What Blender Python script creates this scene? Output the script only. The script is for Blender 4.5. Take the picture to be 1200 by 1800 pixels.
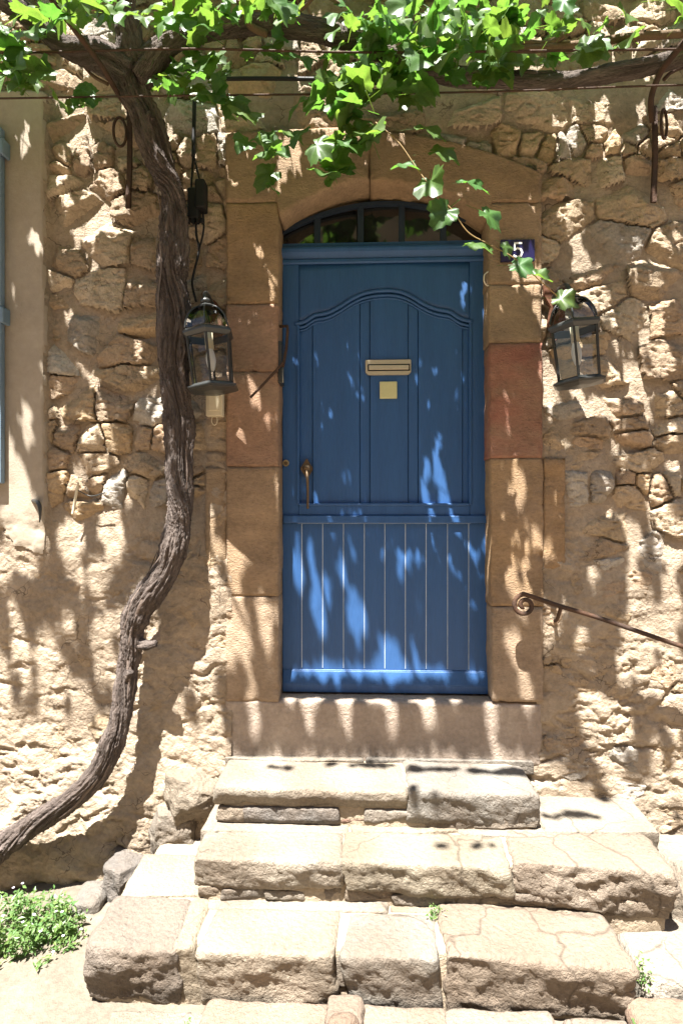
import bpy, bmesh, math, random
import numpy as np
from mathutils import Vector, Matrix, Euler

for o in list(bpy.data.objects): bpy.data.objects.remove(o, do_unlink=True)
SC = bpy.context.scene
COL = SC.collection
random.seed(7); RNG = np.random.default_rng(11)
R = math.radians

# ---------------------------------------------------------------- camera, sky, sun, exposure
YAW = R(2.3); DIST = 2.5; EYE = 1.59; FPX = 1000.0
CAM = Vector((DIST*math.sin(YAW), -DIST*math.cos(YAW), EYE))
cd = bpy.data.cameras.new('camera'); cam = bpy.data.objects.new('camera', cd); COL.objects.link(cam)
cam.location = CAM; cam.rotation_euler = (R(90), 0, YAW)
cd.sensor_fit = 'VERTICAL'; cd.sensor_height = 36.0; cd.sensor_width = 24.0
cd.lens = 36.0*FPX/1800.0; cd.clip_start = 0.02; cd.clip_end = 1000
SC.camera = cam

SUNV = (0.155, 0.37, -1.0)                       # direction in which sunlight travels
sun_el = math.atan2(1.0, math.hypot(SUNV[0], SUNV[1]))
w = bpy.data.worlds.new('World'); SC.world = w; w.use_nodes = True
nt = w.node_tree; bg = nt.nodes['Background']; bg.inputs['Strength'].default_value = 0.05
sky = nt.nodes.new('ShaderNodeTexSky'); sky.sky_type = 'NISHITA'; sky.sun_disc = False
sky.sun_elevation = sun_el; sky.sun_rotation = math.atan2(-SUNV[0], -SUNV[1])
nt.links.new(sky.outputs[0], bg.inputs['Color'])
sl = bpy.data.lights.new('sun', 'SUN'); sl.energy = 5.0; sl.angle = R(0.5); sl.color = (1.0, 0.965, 0.91)
so = bpy.data.objects.new('sun', sl); COL.objects.link(so)
so.rotation_euler = Vector(SUNV).to_track_quat('-Z', 'Y').to_euler(); so.location = (-1, -3, 8)
vs = SC.view_settings; vs.view_transform = 'Standard'; vs.look = 'None'; vs.gamma = 1.0
vs.exposure = 2.38; vs.use_curve_mapping = False

cy = SC.cycles; cy.max_bounces = 4; cy.diffuse_bounces = 3; cy.glossy_bounces = 2; cy.transmission_bounces = 4; cy.transparent_max_bounces = 6; cy.caustics_reflective = False; cy.caustics_refractive = False
# ---------------------------------------------------------------- photo coordinates -> places
_f = Vector((-math.sin(YAW), math.cos(YAW), 0)); _r = Vector((math.cos(YAW), math.sin(YAW), 0))
def W(px, py, o=0.0):
    """point in the plane o metres in front of the wall that the photo shows at (px, py)"""
    d = _f*FPX + _r*(px-600.0) + Vector((0, 0, 900.0-py))
    t = (-o-CAM.y)/d.y
    return CAM+d*t
def XO(px, o=0.0): return W(px, 900, o).x
def ZO(py, o=0.0, px=650): return W(px, py, o).z
def PROJ(x, y, z):
    dx, dy, dz = x-CAM.x, y-CAM.y, z-CAM.z
    dep = dx*_f.x+dy*_f.y; rt = dx*_r.x+dy*_r.y
    return 600+FPX*rt/dep, 900-FPX*dz/dep

# ---------------------------------------------------------------- noise
_perm = RNG.permutation(512).astype(np.int64); _perm = np.concatenate([_perm, _perm, _perm])
_g = RNG.normal(size=(512, 3)); _g /= np.linalg.norm(_g, axis=1)[:, None]
def perlin(x, y, z):
    x, y, z = np.broadcast_arrays(np.asarray(x, float), np.asarray(y, float), np.asarray(z, float))
    xi = np.floor(x).astype(np.int64); yi = np.floor(y).astype(np.int64); zi = np.floor(z).astype(np.int64)
    xf, yf, zf = x-xi, y-yi, z-zi
    u = xf*xf*xf*(xf*(xf*6-15)+10); v = yf*yf*yf*(yf*(yf*6-15)+10); t = zf*zf*zf*(zf*(zf*6-15)+10)
    def gr(i, j, k):
        h = _perm[_perm[_perm[(xi+i) & 511]+((yi+j) & 511)]+((zi+k) & 511)]
        g = _g[h]
        return g[..., 0]*(xf-i)+g[..., 1]*(yf-j)+g[..., 2]*(zf-k)
    def L(a, b, c): return a+(b-a)*c
    return L(L(L(gr(0,0,0), gr(1,0,0), u), L(gr(0,1,0), gr(1,1,0), u), v),
             L(L(gr(0,0,1), gr(1,0,1), u), L(gr(0,1,1), gr(1,1,1), u), v), t)*1.6
def fbm(x, y, z, oct=4, gain=0.5, ridged=False):
    a, s, amp, fr = 0.0, 0.0, 1.0, 1.0
    for i in range(oct):
        n = perlin(x*fr+17.3*i, y*fr+5.1*i, z*fr-9.7*i)
        if ridged: n = 1-2*np.abs(n)
        a = a+n*amp; s += amp; amp *= gain; fr *= 2.03
    return a/s
def sstep(a, b, x): t = np.clip((x-a)/(b-a), 0, 1); return t*t*(3-2*t)

# ---------------------------------------------------------------- materials
def mat(name, col, rough=0.9, var=0.25, scale=6.0, bump=0.3, bscale=60.0, metallic=0.0, objcol=False, spec=0.3,
        col2=None, c2scale=2.5, c2amt=0.5, stretch=(1, 1, 1), bdist=0.01, crack=0., crscale=9., attr=None, big=0.):
    m = bpy.data.materials.new(name); m.use_nodes = True
    t = m.node_tree; N = t.nodes; Lk = t.links; b = N['Principled BSDF']
    b.inputs['Roughness'].default_value = rough; b.inputs['Metallic'].default_value = metallic
    b.inputs['Specular IOR Level'].default_value = spec
    tc = N.new('ShaderNodeTexCoord'); mp = N.new('ShaderNodeMapping'); mp.inputs['Scale'].default_value = stretch
    if attr:
        at = N.new('ShaderNodeAttribute'); at.attribute_name = attr; Lk.new(at.outputs['Vector'], mp.inputs['Vector'])
    else: Lk.new(tc.outputs['Object'], mp.inputs['Vector'])
    if objcol:
        src = N.new('ShaderNodeObjectInfo').outputs['Color']
    else:
        rgb = N.new('ShaderNodeRGB'); rgb.outputs[0].default_value = (*col, 1); src = rgb.outputs[0]
    def noise(sc, det=4, ro=0.6):
        n = N.new('ShaderNodeTexNoise'); n.inputs['Scale'].default_value = sc
        n.inputs['Detail'].default_value = det; n.inputs['Roughness'].default_value = ro
        Lk.new(mp.outputs[0], n.inputs['Vector']); return n
    if col2 is not None:
        n2 = noise(c2scale); rp = N.new('ShaderNodeMapRange')
        rp.inputs['From Min'].default_value = 0.5-0.12; rp.inputs['From Max'].default_value = 0.5+0.16
        rp.inputs['To Max'].default_value = c2amt
        Lk.new(n2.outputs['Fac'], rp.inputs['Value'])
        mx = N.new('ShaderNodeMix'); mx.data_type = 'RGBA'
        Lk.new(rp.outputs[0], mx.inputs['Factor']); Lk.new(src, mx.inputs['A']); mx.inputs['B'].default_value = (*col2, 1)
        src = mx.outputs['Result']
    if var > 0:
        n = noise(scale); n3 = noise(scale*9, 4, 0.65)
        ad = N.new('ShaderNodeMath'); ad.operation = 'ADD'
        Lk.new(n.outputs['Fac'], ad.inputs[0]); Lk.new(n3.outputs['Fac'], ad.inputs[1])
        rg = N.new('ShaderNodeMapRange'); rg.inputs['From Min'].default_value = 0.6; rg.inputs['From Max'].default_value = 1.4
        rg.inputs['To Min'].default_value = 1-var; rg.inputs['To Max'].default_value = 1+var
        Lk.new(ad.outputs[0], rg.inputs['Value'])
        ml = N.new('ShaderNodeMix'); ml.data_type = 'RGBA'; ml.blend_type = 'MULTIPLY'; ml.inputs['Factor'].default_value = 1
        Lk.new(src, ml.inputs['A'])
        cb = N.new('ShaderNodeCombineColor')
        for k in range(3): Lk.new(rg.outputs[0], cb.inputs[k])
        Lk.new(cb.outputs[0], ml.inputs['B']); src = ml.outputs['Result']
    last = None
    if crack > 0:
        nw = noise(crscale*1.3, 3, .6); va = N.new('ShaderNodeVectorMath'); va.operation = 'MULTIPLY_ADD'
        va.inputs[1].default_value = (.16, .16, .16); Lk.new(nw.outputs['Color'], va.inputs[0]); Lk.new(mp.outputs[0], va.inputs[2])
        vz = N.new('ShaderNodeVectorMath'); vz.operation = 'MULTIPLY'; vz.inputs[1].default_value = (1, 1, 1.7); Lk.new(va.outputs[0], vz.inputs[0])
        vo = N.new('ShaderNodeTexVoronoi'); vo.feature = 'DISTANCE_TO_EDGE'; vo.inputs['Scale'].default_value = crscale; Lk.new(vz.outputs[0], vo.inputs['Vector'])
        nm = noise(crscale*.5, 1, .5); wm = N.new('ShaderNodeMapRange'); wm.inputs['From Min'].default_value = .50; wm.inputs['From Max'].default_value = .70
        wm.inputs['To Min'].default_value = .0005; wm.inputs['To Max'].default_value = .030; Lk.new(nm.outputs['Fac'], wm.inputs['Value'])
        dv = N.new('ShaderNodeMath'); dv.operation = 'DIVIDE'; dv.use_clamp = True; Lk.new(vo.outputs['Distance'], dv.inputs[0]); Lk.new(wm.outputs[0], dv.inputs[1])
        mc = N.new('ShaderNodeMix'); mc.data_type = 'RGBA'; Lk.new(dv.outputs[0], mc.inputs['Factor'])
        dk = N.new('ShaderNodeMix'); dk.data_type = 'RGBA'; dk.blend_type = 'MULTIPLY'; dk.inputs['Factor'].default_value = crack
        Lk.new(src, dk.inputs['A']); dk.inputs['B'].default_value = (.14, .11, .09, 1)
        Lk.new(dk.outputs['Result'], mc.inputs['A']); Lk.new(src, mc.inputs['B']); src = mc.outputs['Result']
    Lk.new(src, b.inputs['Base Color'])
    for (st_v, sc_v, ds_v) in ((big, bscale*.3, bdist*2.5), (bump, bscale, bdist)):
        if st_v <= 0: continue
        nb = noise(sc_v, 4, 0.7); bp = N.new('ShaderNodeBump')
        bp.inputs['Strength'].default_value = st_v; bp.inputs['Distance'].default_value = ds_v
        Lk.new(nb.outputs['Fac'], bp.inputs['Height'])
        if last: Lk.new(last.outputs[0], bp.inputs['Normal'])
        last = bp
    if last: Lk.new(last.outputs[0], b.inputs['Normal'])
    return m
M = {}
M['stone'] = mat('rubble stone', (.36,.26,.16), var=.40, scale=9, bump=1.0, bscale=55, objcol=True, col2=(.36,.29,.22), c2scale=5, c2amt=.25, crack=.8, crscale=8., bdist=.014)
M['mortar'] = mat('lime mortar', (.375,.30,.22), var=.36, scale=5, bump=1.0, bscale=60, col2=(.30,.235,.17), c2scale=3.2, c2amt=.8, crack=.75, crscale=6., bdist=.014)
M['plaster'] = mat('smooth surround plaster', (.36,.305,.24), var=.16, scale=3, bump=.25, bscale=90, col2=(.33,.27,.20), c2scale=1.6, c2amt=.5)
M['sand'] = mat('dressed sandstone', (.36,.24,.14), var=.36, scale=6, bump=1.0, bscale=95, objcol=True, stretch=(.9, 1, 1.5), col2=(.29,.205,.135), c2scale=3.6, c2amt=.75, bdist=.012)
M['sill'] = mat('threshold stone', (.40,.325,.26), var=.3, scale=6, bump=.9, bscale=70, col2=(.28,.22,.175), c2scale=4.5, c2amt=.7)
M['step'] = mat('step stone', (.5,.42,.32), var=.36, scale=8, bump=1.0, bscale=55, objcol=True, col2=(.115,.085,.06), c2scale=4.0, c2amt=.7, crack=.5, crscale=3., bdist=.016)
M['fill'] = mat('step mortar', (.36,.295,.215), var=.3, scale=6, bump=1.0, bscale=60, col2=(.22,.17,.12), c2scale=3, c2amt=.7, big=.4)
M['ground'] = mat('worn pale paving', (.155,.13,.10), var=.35, scale=5, bump=1., bscale=40, col2=(.14,.115,.085), c2scale=1.5, c2amt=.6)
M['street'] = mat('street asphalt', (.24,.185,.13), var=.2, scale=3, bump=.5, bscale=60)
def blue(name, c): return mat(name, c, rough=.45, var=.17, scale=4, bump=.22, bscale=40, spec=.4, stretch=(6, 6, .5))
M['blue'] = blue('blue door paint', (.029,.093,.245))
M['blue_dark'] = blue('blue frame paint', (.016,.028,.05))
M['blue_line'] = mat('worn pale joint', (.42,.5,.6), var=.2, scale=9, bump=0)
M['shutter'] = mat('grey blue shutter paint', (.16,.23,.30), rough=.5, var=.12, bump=.08)
M['brass'] = mat('dull brass', (.55,.45,.27), rough=.42, var=.15, scale=20, bump=.05, metallic=.85)
M['silver'] = mat('champagne letter plate', (.50,.45,.34), rough=.45, var=.12, scale=20, bump=.04, metallic=.3)
M['pale_plate'] = mat('pale brass plate', (.62,.60,.33), rough=.45, var=.08, scale=20, bump=.02, metallic=.25)
M['bronze'] = mat('aged bronze', (.15,.105,.065), rough=.5, var=.25, scale=30, bump=.2, metallic=.7)
M['iron'] = mat('rusty iron', (.055,.035,.026), rough=.75, var=.35, scale=30, bump=.4, bscale=120, metallic=.2, col2=(.11,.055,.03), c2scale=14, c2amt=.6)
M['rust'] = mat('rust brown bracket', (.12,.05,.026), rough=.8, var=.3, scale=25, bump=.4, metallic=.1)
M['black'] = mat('black lantern metal', (.032,.034,.033), rough=.36, var=.2, scale=30, bump=.1, spec=.5)
M['cable'] = mat('black cable sheath', (.012,.012,.012), rough=.6, var=.1, bump=0)
M['cream'] = mat('cream plastic', (.62,.55,.40), rough=.5, var=.08, bump=.05)
M['navy'] = mat('navy enamel', (.012,.011,.05), rough=.25, var=.05, bump=0, spec=.5)
M['white'] = mat('white enamel', (.8,.8,.78), rough=.4, var=.03, bump=0)
M['bark'] = mat('vine bark', (.088,.068,.058), rough=.95, var=.55, scale=60, bump=1.0, bscale=160, attr='bark', col2=(.19,.155,.135), c2scale=70, c2amt=.7, big=1.0, bdist=.012)
M['strip'] = mat('peeling bark strip', (.15,.115,.095), rough=.95, var=.4, scale=40, bump=.4)
M['cane'] = mat('vine cane', (.13,.085,.05), rough=.85, var=.35, scale=20, bump=.6, bscale=60)
M['shoot'] = mat('green red shoot', (.26,.17,.07), rough=.6, var=.2, bump=.05)
M['facade'] = mat('ochre facade render', (.60,.44,.26), var=.15, scale=2, bump=.3)
M['dark'] = mat('painted interior shade', (.015,.015,.017), var=0, bump=0)  # near-black colour that holds the shade of gaps and openings

def leafmat(name, c, tr, tw=.5):
    m = bpy.data.materials.new(name); m.use_nodes = True
    t = m.node_tree; N = t.nodes; Lk = t.links; b = N['Principled BSDF']; out = N['Material Output']
    b.inputs['Roughness'].default_value = .42; b.inputs['Specular IOR Level'].default_value = .45
    oi = N.new('ShaderNodeObjectInfo'); ge = N.new('ShaderNodeNewGeometry')
    ad = N.new('ShaderNodeMath'); ad.operation = 'ADD'
    Lk.new(oi.outputs['Random'], ad.inputs[0]); Lk.new(ge.outputs['Random Per Island'], ad.inputs[1])
    fr = N.new('ShaderNodeMath'); fr.operation = 'FRACT'; Lk.new(ad.outputs[0], fr.inputs[0])
    tc = N.new('ShaderNodeTexCoord'); nz = N.new('ShaderNodeTexNoise'); nz.inputs['Scale'].default_value = 30
    Lk.new(tc.outputs['Object'], nz.inputs['Vector'])
    def ramp(base):
        hs = N.new('ShaderNodeHueSaturation'); hs.inputs['Color'].default_value = (*base, 1)
        mr = N.new('ShaderNodeMapRange'); mr.inputs['To Min'].default_value = .47; mr.inputs['To Max'].default_value = .52
        Lk.new(fr.outputs[0], mr.inputs['Value']); Lk.new(mr.outputs[0], hs.inputs['Hue'])
        m2 = N.new('ShaderNodeMapRange'); m2.inputs['To Min'].default_value = .6; m2.inputs['To Max'].default_value = 1.4
        Lk.new(nz.outputs['Fac'], m2.inputs['Value']); Lk.new(m2.outputs[0], hs.inputs['Value'])
        return hs.outputs[0]
    Lk.new(ramp(c), b.inputs['Base Color'])
    tl = N.new('ShaderNodeBsdfTranslucent'); Lk.new(ramp(tr), tl.inputs['Color'])
    mx = N.new('ShaderNodeMixShader'); mx.inputs[0].default_value = tw
    Lk.new(b.outputs[0], mx.inputs[1]); Lk.new(tl.outputs[0], mx.inputs[2]); Lk.new(mx.outputs[0], out.inputs['Surface'])
    return m
M['leaf'] = leafmat('vine leaf', (.062,.130,.032), (.16,.33,.04), .42)
M['weed'] = leafmat('weed leaf', (.10,.18,.05), (.16,.30,.05), .35)
M['petal'] = mat('pale petals', (.6,.55,.6), var=.05, bump=0)

def glassmat(name, tint, fac):
    m = bpy.data.materials.new(name); m.use_nodes = True
    t = m.node_tree; N = t.nodes; Lk = t.links; out = N['Material Output']; N.remove(N['Principled BSDF'])
    g = N.new('ShaderNodeBsdfGlossy'); g.inputs['Roughness'].default_value = .04
    tr = N.new('ShaderNodeBsdfTransparent'); tr.inputs['Color'].default_value = (*tint, 1)
    fn = N.new('ShaderNodeFresnel'); fn.inputs['IOR'].default_value = fac
    mx = N.new('ShaderNodeMixShader')
    Lk.new(fn.outputs[0], mx.inputs[0]); Lk.new(tr.outputs[0], mx.inputs[1]); Lk.new(g.outputs[0], mx.inputs[2])
    Lk.new(mx.outputs[0], out.inputs['Surface']); return m
M['lamp_glass'] = glassmat('lantern glass', (.90,.91,.90), 1.45)
M['pane'] = mat('dark window glass', (.012,.013,.015), rough=.06, var=0, bump=.02, bscale=8, spec=.9)

# ---------------------------------------------------------------- object helpers
def link(o, parent=None):
    COL.objects.link(o)
    if parent is not None:
        o.parent = parent
        o.matrix_parent_inverse = parent.matrix_world.inverted() if parent.get('_world') else Matrix()
    return o
def empty(name, loc=(0, 0, 0), rot=(0, 0, 0), label=None, cat=None, group=None):
    o = bpy.data.objects.new(name, None); COL.objects.link(o)
    o.location = loc; o.rotation_euler = rot; o.empty_display_size = .1
    if label: tag(o, label, cat, group)
    return o
def tag(o, label, cat=None, group=None, kind=None):
    if label: o['label'] = label
    if cat: o['category'] = cat
    if group: o['group'] = group
    if kind: o['kind'] = kind
    return o
def inv(parent):
    m = Matrix(); p = parent
    m = Matrix.Translation(p.location) @ p.rotation_euler.to_matrix().to_4x4()
    return m.inverted()
def mesh_np(name, V, F4, material, parent=None, smooth=True, F3=None, world=True):
    """mesh from arrays; vertices are world coordinates when world=True"""
    me = bpy.data.meshes.new(name)
    V = np.asarray(V, np.float32); nq = 0 if F4 is None else len(F4); n3 = 0 if F3 is None else len(F3)
    me.vertices.add(len(V)); me.vertices.foreach_set('co', V.ravel())
    loops = []; starts = []; tot = []
    if nq: loops.append(np.asarray(F4, np.int32).ravel()); starts.append(np.arange(nq)*4); tot.append(np.full(nq, 4))
    if n3: loops.append(np.asarray(F3, np.int32).ravel()); starts.append(nq*4+np.arange(n3)*3); tot.append(np.full(n3, 3))
    loops = np.concatenate(loops).astype(np.int32); starts = np.concatenate(starts).astype(np.int32)
    me.loops.add(len(loops)); me.loops.foreach_set('vertex_index', loops)
    me.polygons.add(len(starts)); me.polygons.foreach_set('loop_start', starts)
    me.polygons.foreach_set('use_smooth', np.full(len(starts), smooth))
    me.update(calc_edges=True); me.validate()
    me.materials.append(material)
    o = bpy.data.objects.new(name, me); COL.objects.link(o)
    if parent is not None:
        o.parent = parent
        if world and parent.type == 'EMPTY': o.matrix_parent_inverse = inv(parent)
    return o
def bm_obj(name, bm, material, parent=None, smooth=False, world=True):
    me = bpy.data.meshes.new(name); bmesh.ops.recalc_face_normals(bm, faces=bm.faces[:]); bm.to_mesh(me); bm.free()
    for p in me.polygons: p.use_smooth = smooth
    me.materials.append(material)
    o = bpy.data.objects.new(name, me); COL.objects.link(o)
    if parent is not None:
        o.parent = parent
        if world and parent.type == 'EMPTY': o.matrix_parent_inverse = inv(parent)
    return o
def box_bm(x0, x1, y0, y1, z0, z1, bev=.003, seg=2, bm=None):
    nb = bmesh.new(); bmesh.ops.create_cube(nb, size=1)
    for v in nb.verts:
        v.co = Vector(((x0+x1)/2+v.co.x*(x1-x0), (y0+y1)/2+v.co.y*(y1-y0), (z0+z1)/2+v.co.z*(z1-z0)))
    if bev > 0: bmesh.ops.bevel(nb, geom=nb.edges[:], offset=bev, segments=seg, affect='EDGES', profile=.5)
    if bm is None: return nb
    me = bpy.data.meshes.new('tmp'); nb.to_mesh(me); nb.free(); bm.from_mesh(me); bpy.data.meshes.remove(me)
    return bm
def prism_bm(poly, y0, y1, bev=.002):
    """outline (x, z) extruded from y0 (front) to y1"""
    bm = bmesh.new()
    a = [bm.verts.new((x, y0, z)) for x, z in poly]; b = [bm.verts.new((x, y1, z)) for x, z in poly]
    bm.faces.new(a); bm.faces.new(b[::-1]); n = len(poly)
    for i in range(n): bm.faces.new((a[i], b[i], b[(i+1) % n], a[(i+1) % n]))
    bmesh.ops.recalc_face_normals(bm, faces=bm.faces[:])
    if bev > 0: bmesh.ops.bevel(bm, geom=bm.edges[:], offset=bev, segments=2, affect='EDGES')
    return bm
def resample(pts, n):
    """Catmull-Rom through points with extra columns (radius)"""
    P = np.asarray(pts, float); out = []
    seg = len(P)-1
    for t in np.linspace(0, seg-1e-6, n):
        i = int(t); f = t-i
        p0 = P[max(i-1, 0)]; p1 = P[i]; p2 = P[i+1]; p3 = P[min(i+2, seg)]
        out.append(.5*((2*p1)+(-p0+p2)*f+(2*p0-5*p1+4*p2-p3)*f*f+(-p0+3*p1-3*p2+p3)*f**3))
    return np.array(out)
def frames(C):
    T = np.gradient(C, axis=0); T /= np.linalg.norm(T, axis=1)[:, None]+1e-9
    U = np.zeros_like(T); u = np.cross(T[0], [0.13, 1, .07]); u /= np.linalg.norm(u); U[0] = u
    for i in range(1, len(C)):
        u = u-T[i]*np.dot(u, T[i]); u /= np.linalg.norm(u); U[i] = u
    return T, U, np.cross(T, U)
def tube(name, pts, rad, material, parent=None, n=None, sides=10, prof=None, spline=True, smooth=True, world=True, cap=True):
    P = np.asarray([list(p) for p in pts], float); rr = np.full(len(P), rad) if np.isscalar(rad) else np.asarray(rad, float)
    Q = np.column_stack([P, rr])
    if spline: Q = resample(Q, n or max(12, len(P)*6))
    C = Q[:, :3]; T, U, B = frames(C); k = len(C)
    if prof is None: prof = [(math.cos(a), math.sin(a)) for a in np.linspace(0, 2*math.pi, sides, endpoint=False)]
    s = len(prof); pr = np.array(prof)
    V = (C[:, None]+(U[:, None]*pr[None, :, 0, None]+B[:, None]*pr[None, :, 1, None])*Q[:, 3][:, None, None]).reshape(-1, 3)
    i = np.arange(k-1)[:, None]*s; j = np.arange(s)[None]; j2 = (j+1) % s
    F = np.stack([i+j, i+j2, i+s+j2, i+s+j], -1).reshape(-1, 4)
    F3 = None
    if cap:
        V = np.vstack([V, C[0], C[-1]]); a = len(V)-2
        F3 = [(a, (q+1) % s, q) for q in range(s)]+[(a+1, (k-1)*s+q, (k-1)*s+(q+1) % s) for q in range(s)]
    return mesh_np(name, V, F, material, parent, smooth, F3, world)
def gridfaces(nu, nv):
    i = np.arange(nu-1)[:, None]; j = np.arange(nv-1)[None]
    a = i*nv+j
    return np.stack([a, a+nv, a+nv+1, a+1], -1).reshape(-1, 4)
def ruled(name, xs, zb, zt, yf, yb, material, parent=None, nv=12, edge=.01, amp=.002, freq=12., seed=0., wob=.0, color=None, chip=0.):
    """dressed stone: front face between two curves, worn rounded edges, sides going back to yb"""
    nu = len(xs); v = np.linspace(0, 1, nv)
    X = np.repeat(np.asarray(xs)[:, None], nv, 1); Z = np.asarray(zb)[:, None]*(1-v)+np.asarray(zt)[:, None]*v
    if wob: X = X+wob*fbm(X*0+seed, Z*9, seed, 3)*(np.abs(np.linspace(-1, 1, nu))[:, None]**2); Z = Z+wob*.5*fbm(X*9, Z*0+seed, seed, 3)
    wdt = xs[-1]-xs[0]; u = (X-X.min())/max(wdt, 1e-6)
    dx = np.minimum(u, 1-u)*wdt; hh = (np.asarray(zt)-np.asarray(zb))[:, None]; dz = np.minimum(v, 1-v)[None]*hh
    d = np.minimum(dx, dz)
    e = np.clip(1-d/max(edge, 1e-5), 0, 1)
    Y = yf+edge*(1-np.sqrt(np.maximum(1-e*e, 0)))-amp*fbm(X*freq, seed, Z*freq, 5)-amp*.8*fbm(X*freq*.3, seed+4, Z*freq*.3, 2)
    if chip: Y = Y+chip*np.maximum(0, fbm(X*14, seed+9, Z*14, 4)-.18)*np.exp(-d/.035)*4
    V = np.stack([X, Y, Z], -1).reshape(-1, 3); F = gridfaces(nu, nv)[:, ::-1]
    ring = [i*nv for i in range(nu)]+[(nu-1)*nv+j for j in range(1, nv)]+[i*nv+nv-1 for i in range(nu-2, -1, -1)]+[j for j in range(nv-2, 0, -1)]
    ring = np.array(ring); n0 = len(V); B = V[ring].copy(); B[:, 1] = yb
    Mi = V[ring].copy(); Mi[:, 1] = Mi[:, 1]*.6+yb*.4
    Mi[:, [0, 2]] += .0015*np.stack([perlin(Mi[:, 0]*40, seed, Mi[:, 2]*40), perlin(Mi[:, 0]*40, seed+3, Mi[:, 2]*40)], -1)
    V = np.vstack([V, Mi, B]); k = len(ring); q = np.arange(k); q2 = (q+1) % k
    F = np.vstack([F, np.stack([ring[q], ring[q2], n0+q2, n0+q], -1), np.stack([n0+q, n0+q2, n0+k+q2, n0+k+q], -1)])
    o = mesh_np(name, V, F, material, parent)
    if color: o.color = (*color, 1)
    return o
_unit = {}
def rock(name, x0, x1, y0, y1, z0, z1, material, parent, r=.02, amp=.008, freq=9., seed=0., color=None, cell=.0105, rot=0., slope=0., ridg=.35, nmax=80, skew=None, under=0., cuts=5, cutd=.10, cutx=1., zcut=.9, flat=.5):
    """block with worn round edges and broken faces; y0 is the front (smaller y)"""
    s = np.array([x1-x0, y1-y0, z1-z0]); c = np.array([x0+x1, y0+y1, z0+z1])/2
    n = np.clip((s/cell).astype(int)+1, 4, nmax); key = tuple(n)
    if key not in _unit:
        V = []; F = []; idx = {}
        def vid(i, j, k):
            if (i, j, k) not in idx: idx[(i, j, k)] = len(V); V.append((i/n[0]-.5, j/n[1]-.5, k/n[2]-.5))
            return idx[(i, j, k)]
        for a in range(3):
            b, d = (a+1) % 3, (a+2) % 3
            for side in (0, n[a]):
                for p in range(n[b]):
                    for q in range(n[d]):
                        def mk(pp, qq):
                            t = [0, 0, 0]; t[a] = side; t[b] = pp; t[d] = qq; return vid(*t)
                        f = (mk(p, q), mk(p+1, q), mk(p+1, q+1), mk(p, q+1))
                        F.append(f if side else f[::-1])
        _unit[key] = (np.array(V), np.array(F))
    V, F = _unit[key]; P = V*s
    r = min(r, s.min()*.45); h = s/2-r; core = np.clip(P, -h, h); dl = P-core; L = np.linalg.norm(dl, axis=1)
    nr = np.where(L[:, None] > 1e-9, dl/np.maximum(L, 1e-9)[:, None], 0)
    rr = np.where(L > 1e-9, np.minimum(L, r), 0); P = core+nr*rr[:, None]
    rgk = random.Random(int(seed*13)+5)
    for q in range(cuts):
        nn = np.array([rgk.uniform(-1, 1)*cutx, rgk.uniform(-1.2, .2), rgk.uniform(-.9, zcut)]); nn /= np.linalg.norm(nn)
        sup = (np.abs(nn)*s/2).sum(); dd = sup-rgk.uniform(.35, 1.0)*cutd*.45
        ex = np.maximum(0, P@nn-dd); P = P-ex[:, None]*nn[None]*.9
    big = np.sign(P)*(np.abs(P)/(s/2))**4; big /= np.linalg.norm(big, axis=1)[:, None]+1e-9
    nr = np.where(L[:, None] > 1e-9, nr, big); nr = nr*.7+big*.3
    Wd = P+c
    d = fbm(Wd[:, 0]*freq+seed, Wd[:, 1]*freq, Wd[:, 2]*freq*1.3, 5, .52)*amp*1.3 + ridg*amp*fbm(Wd[:, 0]*freq*2+seed, Wd[:, 1]*freq*2+3, Wd[:, 2]*freq*2.6, 4, .5, True)
    d += amp*1.2*perlin(Wd[:, 0]*freq*.35+seed*3, Wd[:, 1]*freq*.35, Wd[:, 2]*freq*.35)
    top = np.clip(nr[:, 2], 0, 1); d = d*(1-flat*top)
    P = P+nr*d[:, None]
    if skew is not None:
        P[:, 0] += skew[0]*P[:, 2]+skew[1]*P[:, 1]; P[:, 2] += skew[2]*P[:, 0]
    if under: P[:, 1] += under*(s[2]/2-P[:, 2])*np.clip(-P[:, 1]/(s[1]/2), 0, 1)
    if slope: P[:, 2] += slope*P[:, 1]
    if rot:
        ca, sa = math.cos(rot), math.sin(rot); P = np.stack([P[:, 0]*ca-P[:, 1]*sa, P[:, 0]*sa+P[:, 1]*ca, P[:, 2]], -1)
    o = mesh_np(name, P+c, F, material, parent)
    if color: o.color = (*color, 1)
    return o

# ================================================================ GROUND
gx = np.unique(np.concatenate([np.linspace(-3, 3, 150), np.sign(np.linspace(-1, 1, 41))*3+np.sign(np.linspace(-1, 1, 41))*(np.abs(np.linspace(-1, 1, 41))**3)*140]))
gy = np.unique(np.concatenate([np.linspace(-3.5, .3, 110), -3.5-(np.linspace(0, 1, 22)**3)*140, .3+(np.linspace(0, 1, 12)**3)*140]))
GX, GY = np.meshgrid(gx, gy, indexing='ij')
def ground_z(x, y):
    near = np.exp(-(np.abs(x)/3.5)**4-(np.abs(y)/4.)**4)
    return -.09*sstep(-.9, -2.0, x)*near-.02+near*(.010*fbm(x*1.7, y*1.7, 3.1, 3)+.004*fbm(x*9, y*9, 1.1, 4))
g = mesh_np('ground', np.stack([GX, GY, ground_z(GX, GY)], -1).reshape(-1, 3), gridfaces(len(gx), len(gy)), M['ground'])
g['kind'] = 'structure'
sx = np.linspace(-140, 140, 60); sy = np.linspace(-8.5, -1.35, 30); SXX, SYY = np.meshgrid(sx, sy, indexing='ij')
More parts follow.
